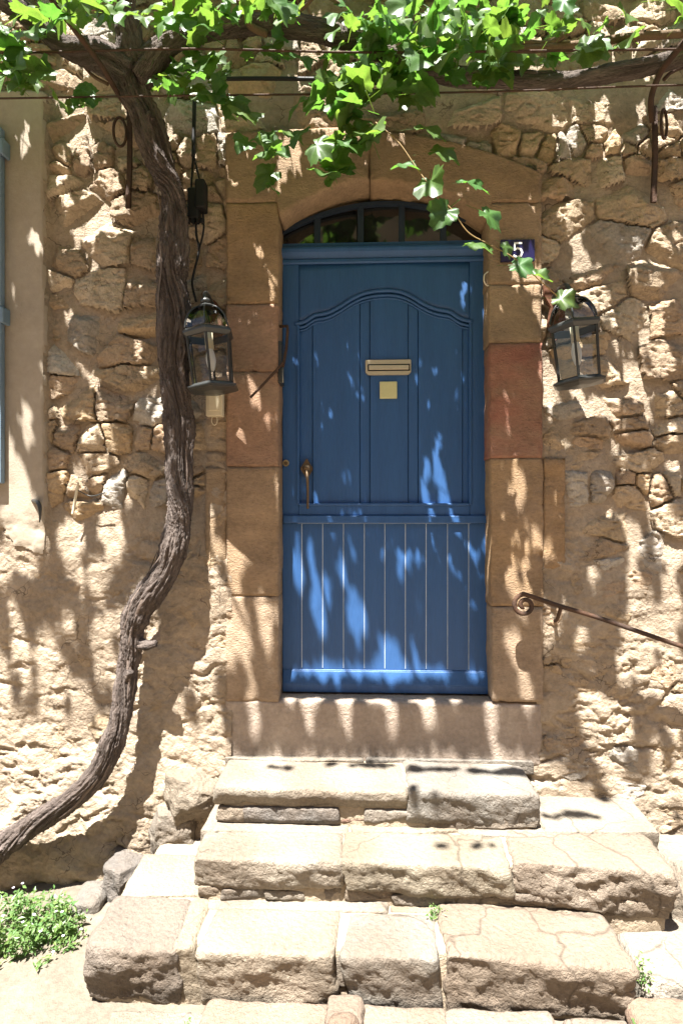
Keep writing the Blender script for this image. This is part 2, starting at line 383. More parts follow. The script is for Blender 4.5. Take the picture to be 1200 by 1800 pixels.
st_ = mesh_np('street', np.stack([SXX, SYY, ground_z(SXX, SYY)*0+.004], -1).reshape(-1, 3), gridfaces(60, 30), M['street']); st_['kind'] = 'structure'  # unseen strip of street, added to lower and warm the ground bounce

# ================================================================ HOUSE
house = empty('stone_house', (0, 0, 0), label='rubble stone house front with blue door, dressed sandstone surround and rough lime render', cat='house')
OPX0, OPX1 = 398, 953                                   # outer edges of the dressed surround
STEP = .0058
xs = np.arange(XO(-120), XO(1320), STEP); zs = np.arange(-.26, 4.0, STEP)
X, Z = np.meshgrid(xs, zs, indexing='ij'); PXg, PYg = PROJ(X, 0.0, Z)
# ---- stone layout: rough courses
sites = []; z = -.35
while z < 4.35:
    rh = random.choice([.06, .09, .12, .15, .19])*random.uniform(.85, 1.15); x = xs[0]-.2+random.uniform(0, .2)
    while x < xs[-1]+.2:
        wd = rh*random.uniform(.7, 2.4)
        zz = z+rh/2+random.uniform(-.2, .2)*rh
        if random.random() < .22:
            sites.append((x+wd/2, zz-rh*.24)); sites.append((x+wd/2+random.uniform(-.03, .03), zz+rh*.27))
        else: sites.append((x+wd/2, zz))
        x += wd
    z += rh
sites = np.array(sites); NS = len(sites); AN = 1.45
wx = X+.030*fbm(X*5, 1.3, Z*5, 4)+.006*fbm(X*30, 1.9, Z*30, 2); wz = Z+.028*fbm(X*5, 7.7, Z*5, 4)+.005*fbm(X*30, 5.9, Z*30, 2)
cid = np.zeros(X.size, np.int32); ced = np.zeros(X.size, np.float32)
A = np.stack([wx.ravel(), wz.ravel()*AN], -1).astype(np.float32); S2 = (sites*[1, AN]).astype(np.float32)
order = np.argsort(S2[:, 1])
for k in range(0, len(A), 30000):
    a = A[k:k+30000]
    # each chunk is a few columns of the wall: keep only near sites
    m = np.nonzero(np.abs(S2[:, 0]-a[:, 0].mean()) < .62+(a[:, 0].max()-a[:, 0].min())/2)[0]
    s = S2[m]
    D = (a[:, None, 0]-s[None, :, 0])**2+(a[:, None, 1]-s[None, :, 1])**2
    i2 = np.argpartition(D, 1, axis=1)[:, :2]; d2 = np.take_along_axis(D, i2, 1)
    sw = d2[:, 0] > d2[:, 1]; i2[sw] = i2[sw][:, ::-1]; d2[sw] = d2[sw][:, ::-1]
    cid[k:k+30000] = m[i2[:, 0]]
    ced[k:k+30000] = (d2[:, 1]-d2[:, 0])/(2*np.linalg.norm(s[i2[:, 0]]-s[i2[:, 1]], axis=1)+1e-6)
cid = cid.reshape(X.shape); ced = ced.reshape(X.shape)
# ---- how much render covers the stones
n1 = fbm(X*2.2, 4.4, Z*2.2, 4); n2 = fbm(X*7, 2.2, Z*7, 4)
rend = np.zeros_like(X)
left = PXg < 420; right = PXg > 930
rend = np.where(left, .98*sstep(840, 980, PYg), rend)
rend = np.where(right, .86*sstep(900, 1080, PYg), rend)
rend = np.maximum(rend, .8*sstep(335, 370, PXg)*sstep(430, 400, PXg)*sstep(640, 740, PYg))
rend = np.maximum(rend, .7*sstep(935, 950, PXg)*sstep(1080, 1000, PXg)*sstep(640, 800, PYg))
rend = np.maximum(rend, .38*sstep(240, 200, PYg)*sstep(120, 170, PYg)*sstep(600, 800, PXg))
rend = np.maximum(rend, .03)
rend = rend+.30*n1+.20*n2
strip_edge = 86+6*fbm(Z*5, .4, Z*0, 3)
strip = sstep(strip_edge+3, strip_edge-3, PXg)*sstep(1010+60*n2, 900+60*n2, PYg)*sstep(164, 170, PYg)
mort = -.026+.044*np.clip(rend, 0, 1.15)
lump = sstep(.35, .9, rend)
qx = X+.05*fbm(X*4, 2.7, Z*4, 3); qz = Z+.05*fbm(X*4, 9.7, Z*4, 3)
rag = sstep(-.25, .45, fbm(X*2.6, 5.5, Z*2.6, 3))
mort += (.004+.013*lump)*fbm(qx*4.5, 8.8, qz*5.5, 6, .58)+(.0015+.0045*lump*rag)*fbm(qx*20, 3.8, qz*30, 4, .6)
mort += -.020*lump*np.maximum(0, fbm(qx*5, 6.1, qz*9, 5, .55, True)-.42)*2.0*(.4+rag)
base_out = sstep(1250, 1560, PYg)*.05*(PXg < 430)
mort += base_out*(1+.8*n2)
mort = mort*(1-strip)+strip*(.030+.0012*fbm(X*4, 0, Z*4, 3))
# ---- stones
prot = RNG.uniform(-.003, .013, NS); tx = RNG.normal(0, .05, NS); tz = RNG.normal(-.01, .06, NS)
sx, sz = sites[cid, 0], sites[cid, 1]; dx, dz = X-sx, Z-sz
hs = prot[cid]+tx[cid]*dx+tz[cid]*dz
for k in range(3):
    ang = RNG.uniform(0, 2*math.pi, NS); sl_ = RNG.uniform(.2, .8, NS); of = RNG.uniform(.004, .028, NS)
    hs = np.minimum(hs, prot[cid]+of[cid]-sl_[cid]*(np.cos(ang[cid])*dx+np.sin(ang[cid])*dz*1.3))
hs += .0065*fbm(X*13+cid*.37, cid*1.7, Z*22, 5, .62)+.0030*fbm(X*18+cid, 2.1, Z*70, 3, .55)
hs += -.012*np.maximum(0, fbm(X*10+cid*3.1, 4.1+cid, Z*24, 3, .5, True)-.62)*2.5
e = np.clip(ced/(.0055+.007*np.maximum(0, fbm(X*7, 1.1, Z*7, 2)+.35)), 0, 1); hs -= .060*(1-e)**1.8
# ---- opening of the surround
def arch_front(px):                                      # underside of the arch, photo rows at the wall face
    t = (px-674)/184.0
    return 389-70*np.maximum(0, 1-t*t)
hole = (PXg > OPX0+10) & (PXg < OPX1-10) & (PYg > 292) & (PYg < 1335)
def keep_faces(mask_v, nu, nv):
    F = gridfaces(nu, nv); return F
nu, nv = X.shape
F = gridfaces(nu, nv)[:, ::-1]
hf = hole.ravel()[F].all(1)
V = np.stack([X, -mort, Z], -1).reshape(-1, 3)
Fm = F[~hf]
used = np.unique(Fm); rem = np.full(len(V), -1); rem[used] = np.arange(len(used))
wall = mesh_np('wall', V[used], rem[Fm], M['mortar'], house)
wall['label'] = 'rough lime mortar and render between the rubble stones'
# plaster surround strip of the window to the left: its own material on its own skin
sm = (strip > .5); fs = sm.ravel()[F].all(1); Fs = F[fs]; used = np.unique(Fs); rem = np.full(len(V), -1); rem[used] = np.arange(len(used))
Vs = V[used].copy(); Vs[:, 1] -= .004
ws = mesh_np('window_surround', Vs, rem[Fs], M['plaster'], house)
ws['label'] = 'smooth beige plaster band beside the shutter'
# stones as separate pieces
vis = (hs > mort) & (~hole) & (strip < .4)
area = np.bincount(cid.ravel()[vis.ravel()], minlength=NS)
infr = (PXg > -10) & (PXg < 1210) & (PYg > -10) & (PYg < 1810)
area_f = np.bincount(cid.ravel()[(vis & infr).ravel()], minlength=NS)
PAL = [(.36,.275,.185), (.38,.275,.165), (.44,.36,.26), (.31,.275,.23), (.34,.25,.17), (.31,.23,.155), (.40,.315,.22), (.36,.275,.18), (.37,.335,.285), (.36,.255,.165)]
big = [i for i in np.argsort(-area_f) if area_f[i] > 25][:300]; bigset = set(big)
Vh = np.stack([X, -hs, Z], -1).reshape(-1, 3); cidf = cid.ravel()
above = (hs > mort-.012).ravel()
Fc = cidf[F]; same = (Fc == Fc[:, :1]).all(1) & above[F].any(1) & ~hf
# include border quads for the owner of the first corner so that stones meet deep in the joint
Fown = Fc[:, 0]
Fst = F[same]; own = Fown[same]
srt = np.argsort(own, kind='stable'); Fst = Fst[srt]; own = own[srt]
bounds = np.searchsorted(own, np.arange(NS+1))
rest = []
for i in range(NS):
    f = Fst[bounds[i]:bounds[i+1]]
    if len(f) == 0 or area[i] < 6: continue
    if i in bigset:
        u, iv = np.unique(f, return_inverse=True)
        o = mesh_np('stone', Vh[u], iv.reshape(-1, 4), M['stone'], wall, world=False)
        c = PAL[random.randrange(len(PAL))]; k = random.uniform(.95, 1.2); o.color = (c[0]*k, c[1]*k, c[2]*k, 1)
    else: rest.append(f)
if rest:
    f = np.concatenate(rest); u, iv = np.unique(f, return_inverse=True)
    o = mesh_np('small_stones', Vh[u], iv.reshape(-1, 4), M['stone'], wall, world=False); o.color = (.36,.27,.175,1); o['kind'] = 'stuff'
# the wall carries on outside the picture and has thickness
bm = bmesh.new()
xl, xr, zt_ = xs[0]+.01, xs[-1]-.01, zs[-1]-.01
for (a, b, c, d) in ((-5, xl, -.6, 6.2), (xr, 5, -.6, 6.2), (xl, xr, zt_, 6.2)):
    box_bm(a, b, .004, .5, c, d, 0, bm=bm)
box_bm(-4.9, 4.9, .20, .6, -.5, 6.1, 0, bm=bm)
bm_obj('wall_core', bm, M['mortar'], house)

# the house on the other side of the narrow street (out of view, mirrored in the glass; added to block sky and warm the bounce)
opp = empty('opposite_house', (0, -7.5, 0), label='plain ochre house across the street mirrored in the fanlight glass', cat='house')
bm_obj('facade', box_bm(-16, 16, -8.4, -7.4, -.3, 7.6, 0), M['facade'], opp)
for i in range(-3, 4):
    for zf in (1.0, 4.3):
        bm_obj('window', box_bm(i*4.2-.5, i*4.2+.5, -7.41, -7.36, zf, zf+1.7, .01), M['pane'], opp)
        for sd in (-1, 1): bm_obj('shutter', box_bm(i*4.2+sd*.78-.25, i*4.2+sd*.78+.25, -7.40, -7.34, zf-.03, zf+1.73, .01), M['shutter'], opp)
bm_obj('eaves', box_bm(-16.2, 16.2, -8.6, -7.0, 7.55, 7.75, .02), M['rust'], opp)

# ---- dressed surround: jambs, arch stones, threshold
sur = empty('door_surround'); sur.parent = house
sur['label'] = 'dressed sandstone jambs, arch and threshold round the blue door'
DP = -.10                                              # plane of the door leaf, behind the wall face
def jamb(px0, px1, py0, py1, color, seed, yf=-.024, amp=.0022, name='jamb_stone', yb=.16):
    pc = (px0+px1)/2
    x0, x1 = XO(px0), XO(px1); z1, z0 = ZO(py0, 0, pc), ZO(py1, 0, pc)
    g = .0009
    nx = max(8, int((x1-x0)/.009)); nz = max(8, int((z1-z0)/.011))
    return ruled(name, np.linspace(x0+g, x1-g, nx), np.full(nx, z0+g), np.full(nx, z1-g), yf, yb, M['sand'], sur, nv=nz,
                 edge=.0045, amp=amp*1.4, freq=13, seed=seed, wob=.007, color=color, chip=.014)
TAN, OCH, RED, PNK, PAL2 = (.37,.255,.155), (.38,.25,.135), (.34,.145,.10), (.39,.235,.155), (.40,.30,.21)
for i, (a, b, c, col_) in enumerate([(360, 537, 400, OCH), (537, 655, 400, PNK), (655, 821, 400, PNK), (821, 1047, 400, TAN), (1047, 1231, 399, PAL2)]):
    jamb(c, 491, a, b, col_, 3.3*i+1, yf=-.022-.0012*(i % 2))
for i, (a, b, c, d, col_) in enumerate([(360, 503, 856, 949, TAN), (503, 605, 857, 949, TAN), (605, 806, 858, 950, RED), (806, 1065, 860, 952, OCH), (1065, 1231, 862, 951, PAL2)]):
    jamb(c, d, a, b, col_, 5.1*i+31, yf=-.022-.0012*((i+1) % 2))
jamb(953, 991, 806, 1000, (.37,.235,.12), 77, yf=-.018, amp=.004)
jamb(362, 399, 822, 1046, (.37,.27,.17), 78, yf=-.012, amp=.004)
# arch stones
def arch_stone(px0, px1, topf, color, seed, name='arch_stone', brk=None):
    pxs = np.linspace(px0, px1, 46); X_ = np.array([XO(p) for p in pxs])
    pyb = np.array([arch_front(p) if 491 <= p <= 857 else 360.0 for p in pxs])
    if brk is not None: pyb = pyb+brk(pxs)
    zb = np.array([ZO(y, 0, p) for y, p in zip(pyb, pxs)]); zt = np.array([ZO(topf(p), 0, p) for p in pxs])
    return ruled(name, X_, zb, zt, -.026, .16, M['sand'], sur, nv=26, edge=.010, amp=.0035, freq=9, seed=seed, wob=.006, color=color, chip=.012)
brk = lambda p: np.where(p > 652, (9+13*fbm(p*.035, 3.1, 0*p, 4))*sstep(745, 715, p), 0)
arch_stone(398, 649.2, lambda p: 226+ (648-p)*.045, (.36,.25,.155), 51.)
arch_stone(649.8, 949, lambda p: 236+.00105*max(0, p-650)**2*.78, (.35,.235,.14), 57., brk=brk)
# threshold block under the door
zs0 = ZO(1231, 0); sillx = np.linspace(XO(398), XO(951), 90)
ruled('threshold', sillx, np.full(90, .49), np.full(90, zs0), -.018, .16, M['sill'], sur, nv=34, edge=.016, amp=.0035, freq=8, seed=91., wob=.006, chip=.008)

# ---- door
door = empty('door'); door.parent = house
door['label'] = 'blue painted wooden door with arched top panel and plank lower half'
Yd = .10
def dx_(px): return XO(px, DP)
def dz_(py): return ZO(py, DP, 675)
def dbox(name, px0, px1, py0, py1, yf, yb=.135, m='blue', bev=.003, par=None):
    return bm_obj(name, box_bm(dx_(px0), dx_(px1), Yd+yf, yb, dz_(py1), dz_(py0), bev), M[m], par or door, smooth=False)
dbox('backing', 496, 857, 455, 1216, .026, .16, 'blue')
dbox('stile', 496.5, 525, 463, 1214, -.004); dbox('stile', 825, 856.5, 463, 1214, -.004)
# top rail with the curved lower edge
curve = [(525, 566), (536, 564), (546, 557), (552, 551), (566, 551), (582, 546), (600, 536), (618, 524), (638, 515), (660, 511), (684, 510), (704, 513), (722, 521), (740, 533), (758, 542), (775, 547), (790, 548), (797, 554), (807, 562), (825, 566)]
cpx = np.linspace(525, 825, 90); cpy = np.interp(cpx, [c[0] for c in curve], [c[1] for c in curve])
cpy = np.convolve(np.pad(cpy, 2, mode='edge'), np.ones(5)/5, 'valid')
ruled('top_rail', np.array([dx_(p) for p in cpx]), np.array([dz_(y) for y in cpy]), np.full(90, dz_(463)), Yd-.004, Yd+.03, M['blue'], door, nv=8, edge=.002, amp=.0004)
def bead(off, rad, y, name='moulding'):
    pts = [(dx_(p), Yd+y, dz_(q+off)) for p, q in zip(cpx[::2], cpy[::2])]
    pts[0] = (dx_(517), pts[0][1], dz_(567+off)); pts[-1] = (dx_(830), pts[-1][1], dz_(567+off))
    return tube(name, pts, rad, M['blue'], door, n=110, sides=10)
bead(1, .0085, -.004); bead(8, .0065, .004); bead(13, .004, .009)
# panel boards
for a, b, dpt in ((525, 549, .014), (549, 632, .008), (632, 650, .014), (650, 717, .008), (717, 735, .014), (735, 813, .008), (813, 825, .014)):
    dbox('board', a+.4, b-.4, 505, 886, dpt, .15, bev=.0022)
dbox('moulding', 521.5, 526.5, 569, 888, -.009, .12); dbox('moulding', 823.5, 828.5, 569, 888, -.009, .12)
dbox('lock_rail', 525, 825, 886, 906, -.006, .14, bev=.004)
dbox('weather_moulding', 498, 856, 906, 920, -.020, .14, bev=.006)
dbox('moulding', 525, 825, 884.5, 889, -.012, .14, bev=.004)
# lower planks with pale worn joints
jt = [498, 530.5, 567, 603.5, 640, 676, 712, 748.5, 786, 823, 856]
for a, b in zip(jt[:-1], jt[1:]): dbox('plank', a+.55, b-.55, 920, 1177, -.002-.001*random.random(), .15, bev=.0022)
for a in jt[1:-1]: dbox('joint_strip', a-.75, a+.75, 921, 1175, -.0008, .14, 'blue_line', bev=0)
dbox('joint_strip', 498, 856, 919.2, 920.6, -.004, .14, 'blue_line', bev=0)
bz = [(Yd-.008, dz_(1177)), (Yd-.012, dz_(1179)), (Yd-.028, dz_(1201)), (Yd-.028, dz_(1215)), (Yd+.03, dz_(1215)), (Yd+.03, dz_(1177))]
bm = bmesh.new(); la = [bm.verts.new((dx_(498), y, z_)) for y, z_ in bz]; lb = [bm.verts.new((dx_(857), y, z_)) for y, z_ in bz]
bm.faces.new(la); bm.faces.new(lb[::-1])
for i in range(6): bm.faces.new((la[i], lb[i], lb[(i+1) % 6], la[(i+1) % 6]))
bmesh.ops.bevel(bm, geom=bm.edges[:], offset=.003, segments=2, affect='EDGES')
bm_obj('weather_board', bm, M['blue'], door)
dbox('painted_gap_shadow', 492, 862, 1214, 1232, .03, .2, 'dark', bev=0)  # near-black strip painting the shade in the gap under the door
# letter plate, square plate, knocker, lock
x0, x1, z1, z0 = dx_(642), dx_(722), dz_(632.5), dz_(659)
c = .012
bm_obj('letter_plate', prism_bm([(x0, z1), (x1, z1), (x1, z0+c), (x1-c, z0), (x0+c, z0), (x0, z0+c)], Yd-.004, Yd+.012, .002), M['silver'], door)
bm = box_bm(dx_(648), dx_(718), Yd-.010, Yd, dz_(650.5), dz_(642.5), .0025)
bm_obj('letter_flap', bm, M['silver'], door)
dbox('flap_painted_shade', 646, 720, 640.5, 652.5, -.0055, .105, 'dark', bev=0)  # dark slab proud of the plate, painting recess shade around the flap
dbox('name_plate', 667, 697.5, 671, 700.5, -.006, .11, 'pale_plate', bev=.003)
kx, kz = dx_(539.5), dz_(824)
bm_obj('knocker_plate', prism_bm([(kx, kz+.05), (kx+.012, kz+.026), (kx+.029, kz+.002), (kx+.012, kz-.028), (kx, kz-.047), (kx-.012, kz-.028), (kx-.031, kz+.002), (kx-.014, kz+.026)], Yd-.014, Yd+.01, .003), M['bronze'], door)
bm = bmesh.new(); bmesh.ops.create_uvsphere(bm, u_segments=16, v_segments=10, radius=.019)
for v in bm.verts: v.co = Vector((kx+v.co.x, Yd-.022+v.co.y*.7, kz+.002+v.co.z*.8))
bm_obj('knocker_boss', bm, M['bronze'], door, smooth=True)
tube('handle_bar', [(kx, Yd-.03, kz-.01), (kx+.006, Yd-.045, kz-.04), (kx+.008, Yd-.042, kz-.10), (kx+.007, Yd-.036, kz-.182)], [.0085, .0075, .006, .006], M['bronze'], door, sides=10)
def disc(name, px, py, o, r, d, m, par):
    bm = bmesh.new(); bmesh.ops.create_cone(bm, cap_ends=True, segments=24, radius1=r, radius2=r*.85, depth=d)
    p = W(px, py, o)
    bmesh.ops.rotate(bm, verts=bm.verts, cent=(0, 0, 0), matrix=Matrix.Rotation(R(90), 3, 'X')); bmesh.ops.translate(bm, verts=bm.verts, vec=p)
    return bm_obj(name, bm, M[m], par, smooth=False)
disc('lock_cylinder', 502.5, 814, -.094, .0165, .012, 'brass', door); disc('key_plug', 502.5, 814, -.088, .009, .014, 'bronze', door)
# ---- frame, transom and fanlight
fan = empty('fanlight'); fan.parent = house
fan['label'] = 'segmental glazed fanlight with dark blue glazing bars above the door'
zt0, zt1 = dz_(463), dz_(426)
prof = [(Yd+.02, zt0), (Yd-.006, zt0), (Yd-.012, zt0+.006), (Yd-.012, zt0+.018), (Yd-.004, zt0+.026), (Yd-.010, zt0+.036), (Yd-.022, zt0+.048), (Yd-.026, zt0+.060), (Yd-.024, zt0+.070), (Yd-.006, zt0+.080), (Yd-.004, zt1), (Yd+.05, zt1), (Yd+.05, zt0)]
bm = bmesh.new(); la = [bm.verts.new((dx_(493), y, z_)) for y, z_ in prof]; lb = [bm.verts.new((dx_(858), y, z_)) for y, z_ in prof]
bm.faces.new(la); bm.faces.new(lb[::-1]); n = len(prof)
for i in range(n): bm.faces.new((la[i], lb[i], lb[(i+1) % n], la[(i+1) % n]))
bm_obj('transom', bm, M['blue'], fan)
def arch_in(px):                                         # outer edge of the glazing at the door plane
    t = (px-675)/184.0; return 401-50*max(0, 1-t*t)
ap = np.linspace(492, 858, 60)
tube('arch_frame', [(dx_(p), Yd+.012, dz_(arch_in(p)+5)) for p in ap], .012, M['blue_dark'], fan, n=90, prof=[(-.7, -.9), (.7, -.9), (.7, .9), (-.7, .9)], smooth=False)
mb = [557, 633.5, 706, 779]
for p in mb:
    w_ = 5.5
    bm_obj('glazing_bar', box_bm(dx_(p-w_), dx_(p+w_), Yd+.004, Yd+.04, zt1-.01, dz_(arch_in(p)+3), .004), M['blue_dark'], fan)
eds = [494]+mb+[857]
for a, b in zip(eds[:-1], eds[1:]):
    ps = np.linspace(a, b, 10); tilt = random.uniform(-.012, .012)
    V_ = []; 
    for p in ps: V_ += [(dx_(p), Yd+.03+tilt*(p-a)/60, zt1-.01), (dx_(p), Yd+.03+tilt*(p-a)/60, dz_(arch_in(p)))]
    mesh_np('pane', V_, [(2*i, 2*i+2, 2*i+3, 2*i+1) for i in range(9)], M['pane'], fan, smooth=False, world=False)
# near-black panel closing the opening; its colour stands in for the unlit interior
bm_obj('dark_opening_panel', box_bm(dx_(484), dx_(866), .165, .19, dz_(1236), dz_(330), 0), M['dark'], house)
# ---- shutter at the left edge
sh = empty('shutter'); sh.parent = house; sh['label'] = 'grey blue window shutter at the left edge'
zb_, zt_ = ZO(850, .05, 0), ZO(228, .05, 0); x1 = XO(7, .05)
for k in range(4):
    bm_obj('board', box_bm(x1-.11*(k+1)+.002, x1-.11*k, -.07, -.04, zb_, zt_, .004), M['shutter'], sh)
for py in (262, 556):
    zc = ZO(py, .06, 5)
    bm_obj('hinge', box_bm(x1-.40, x1+.010, -.080, -.070, zc-.022, zc+.022, .003), M['shutter'], sh)
    bm_obj('hinge_pin', box_bm(x1+.004, x1+.020, -.085, -.03, zc-.035, zc+.035, .005), M['shutter'], sh)

# ================================================================ STAIRCASE
Z1, Z2, Z3 = .515, .357, .190; O1, O2, O3 = .30, .50, .705
stair = empty('stone_staircase', (.1, -.4, 0), label='worn three step pale stone staircase up to the blue door', cat='staircase')
CR, GRY, BRN, WRM, DRK = (.52,.44,.33), (.40,.36,.30), (.42,.32,.22), (.52,.42,.28), (.24,.19,.15)
def sblk(name, px0, px1, o_f, o_b, z0, z1, col_, seed, r=.022, amp=.008, freq=9., g=-.0015, under=.19, **k):
    m_ = sum(col_)/3; col_ = tuple((c_*.8+m_*.2)*.54 for c_ in col_)
    if name == 'riser_stone': under = .03; o_f -= .006
    rk = random.Random(int(seed*7)); k.setdefault('skew', (rk.uniform(-.22, .22), rk.uniform(-.12, .12), rk.uniform(-.018, .018)))
    r *= .75; amp *= .95; freq *= 2.1; k.setdefault('zcut', .15); k.setdefault('flat', .8); k.setdefault('cutx', .10); k.setdefault('cuts', 7); k.setdefault('ridg', .5); k.setdefault('cutd', .06)
    x0, x1 = XO(px0, o_f), XO(px1, o_f)
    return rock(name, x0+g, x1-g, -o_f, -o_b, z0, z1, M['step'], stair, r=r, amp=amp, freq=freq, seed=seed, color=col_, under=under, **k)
# mortar bodies under each step
def fillb(px0, px1, o_f, o_b, z0, z1, seed):
    x0, x1 = XO(px0, o_f), XO(px1, o_f)
    o = rock('mortar_bed', x0, x1, -o_f, -o_b, z0, z1, M['fill'], stair, r=.02, amp=.006, freq=12, seed=seed, cell=.02, nmax=60); return o
fillb(392, 936, O1-.034, -.05, .2, Z1-.007, 1); fillb(356, 1172, O2-.040, -.05, .0, Z2-.007, 2); fillb(175, 1100, O3-.045, -.05, -.2, Z3-.007, 3)
# top step
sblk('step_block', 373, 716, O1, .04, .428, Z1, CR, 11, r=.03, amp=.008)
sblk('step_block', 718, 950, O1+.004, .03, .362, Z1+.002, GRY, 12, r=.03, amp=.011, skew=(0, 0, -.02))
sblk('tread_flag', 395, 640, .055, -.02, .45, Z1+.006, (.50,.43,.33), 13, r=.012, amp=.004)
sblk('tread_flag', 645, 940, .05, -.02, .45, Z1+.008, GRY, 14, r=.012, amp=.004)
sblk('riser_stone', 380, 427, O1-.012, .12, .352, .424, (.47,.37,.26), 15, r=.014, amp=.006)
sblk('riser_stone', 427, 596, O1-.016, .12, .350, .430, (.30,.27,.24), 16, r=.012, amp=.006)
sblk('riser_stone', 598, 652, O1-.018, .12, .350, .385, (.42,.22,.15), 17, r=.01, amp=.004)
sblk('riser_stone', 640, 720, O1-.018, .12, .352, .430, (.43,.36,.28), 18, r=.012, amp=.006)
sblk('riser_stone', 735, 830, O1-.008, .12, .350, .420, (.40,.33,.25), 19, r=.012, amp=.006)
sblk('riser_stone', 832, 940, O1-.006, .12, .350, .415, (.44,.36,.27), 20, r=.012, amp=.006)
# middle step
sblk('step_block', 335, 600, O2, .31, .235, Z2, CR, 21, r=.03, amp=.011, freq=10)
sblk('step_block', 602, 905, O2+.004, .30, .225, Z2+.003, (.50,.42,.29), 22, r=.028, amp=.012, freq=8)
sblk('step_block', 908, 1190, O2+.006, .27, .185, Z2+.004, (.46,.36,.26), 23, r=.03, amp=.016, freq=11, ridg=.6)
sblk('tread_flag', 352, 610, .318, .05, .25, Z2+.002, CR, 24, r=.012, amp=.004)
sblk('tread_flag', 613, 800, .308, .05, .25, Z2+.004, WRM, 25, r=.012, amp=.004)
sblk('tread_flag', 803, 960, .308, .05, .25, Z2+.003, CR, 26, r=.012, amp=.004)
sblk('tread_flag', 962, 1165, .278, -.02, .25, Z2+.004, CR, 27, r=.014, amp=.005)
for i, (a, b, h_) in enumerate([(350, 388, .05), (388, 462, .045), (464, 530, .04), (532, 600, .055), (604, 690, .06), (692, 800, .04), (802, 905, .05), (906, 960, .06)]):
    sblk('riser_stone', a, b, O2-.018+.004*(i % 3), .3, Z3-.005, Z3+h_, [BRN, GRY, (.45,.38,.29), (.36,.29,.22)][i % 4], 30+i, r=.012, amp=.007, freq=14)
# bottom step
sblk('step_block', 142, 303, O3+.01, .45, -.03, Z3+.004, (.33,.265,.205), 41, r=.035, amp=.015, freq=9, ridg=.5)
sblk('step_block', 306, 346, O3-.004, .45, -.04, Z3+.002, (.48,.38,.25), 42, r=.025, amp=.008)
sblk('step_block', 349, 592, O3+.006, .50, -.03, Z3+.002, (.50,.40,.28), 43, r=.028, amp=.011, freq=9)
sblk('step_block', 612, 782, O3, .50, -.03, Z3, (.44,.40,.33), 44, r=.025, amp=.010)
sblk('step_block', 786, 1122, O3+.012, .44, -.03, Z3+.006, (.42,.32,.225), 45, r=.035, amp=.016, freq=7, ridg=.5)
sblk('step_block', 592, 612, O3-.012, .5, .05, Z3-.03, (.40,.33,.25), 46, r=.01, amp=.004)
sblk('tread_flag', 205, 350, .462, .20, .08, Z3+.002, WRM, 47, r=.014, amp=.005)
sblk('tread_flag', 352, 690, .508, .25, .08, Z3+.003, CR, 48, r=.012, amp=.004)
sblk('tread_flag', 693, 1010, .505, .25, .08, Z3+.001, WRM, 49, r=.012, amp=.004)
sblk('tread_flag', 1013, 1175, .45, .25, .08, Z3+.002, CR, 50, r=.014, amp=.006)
# low apron in front of the bottom step
for i, (a, b, of, ob, zt_, c_) in enumerate([(345, 575, .88, .69, .03, (.47,.33,.23)), (578, 640, .80, .69, .062, (.42,.31,.22)), (640, 800, .86, .69, .03, (.47,.35,.25)),
        (800, 1010, .90, .70, .035, (.50,.41,.31)), (150, 343, .92, .72, .012, (.50,.43,.32)), (1010, 1130, .84, .70, .02, (.45,.36,.27))]):
    sblk('apron_stone', a, b, of, ob, -.12, zt_, c_, 60+i, r=.02, amp=.012, freq=8)
for i, (a, b, h_) in enumerate([(962, 1050, .06), (1052, 1180, .05)]):
    sblk('riser_stone', a, b, O2-.014, .3, Z3-.02, Z3+h_, [GRY, BRN][i % 2], 150+i, r=.012, amp=.008, freq=12)
# loose and built-in stones right of the stairs and along the wall foot
def field(px0, px1, o_f, o_b, z0, z1, col_, seed, label, **k):
    x0, x1 = XO(px0, o_f), XO(px1, o_f)
    o = rock('boulder', x0, x1, -o_f, -o_b, z0, z1, M['step'], None, seed=seed, color=tuple(c_*.5 for c_ in col_), **k)
    tag(o, label, 'stone', 'stones bedded along the foot of the wall'); return o
field(1128, 1290, .66, .30, -.1, .115, (.50,.44,.36), 71, 'pale flat stone right of the bottom step under a weed', r=.04, amp=.014)
field(1136, 1290, .82, .67, -.1, .07, (.46,.32,.23), 72, 'pinkish stone at the lower right corner below the pale one', r=.03, amp=.012)
field(1200, 1330, .46, .10, -.05, .27, (.50,.43,.34), 73, 'tall pale stone at the right end of the middle step', r=.02, amp=.02, cuts=12, cutd=.22, ridg=.6)
field(237, 330, .14, -.06, .10, .30, (.38,.33,.27), 75, 'grey jagged stone at wall foot left of the middle step', r=.015, amp=.022, freq=10, cuts=12, cutd=.22, ridg=.6)
field(270, 385, .13, -.06, .27, .46, (.45,.38,.29), 76, 'pale lumpy stone at the wall left of the top step', r=.02, amp=.022, freq=10, cuts=12, cutd=.22, ridg=.6)
field(166, 250, .24, .02, -.12, .12, (.30,.28,.26), 77, 'dark grey stone at wall foot beside the green weed', r=.015, amp=.022, freq=11, cuts=12, cutd=.22, ridg=.6)
field(118, 170, .27, .12, -.14, .03, (.33,.31,.28), 78, 'small grey stone half hidden by the green weed', r=.03, amp=.015, freq=12)
field(576, 628, .84, .775, -.02, .085, (.44,.30,.22), 79, 'rounded brown cobble in front of the bottom step', r=.035, amp=.006)
field(235, 345, .34, .10, -.1, .15, (.50,.42,.32), 80, 'flat sloping pale stone between wall foot and bottom step', r=.05, amp=.010, slope=.25)

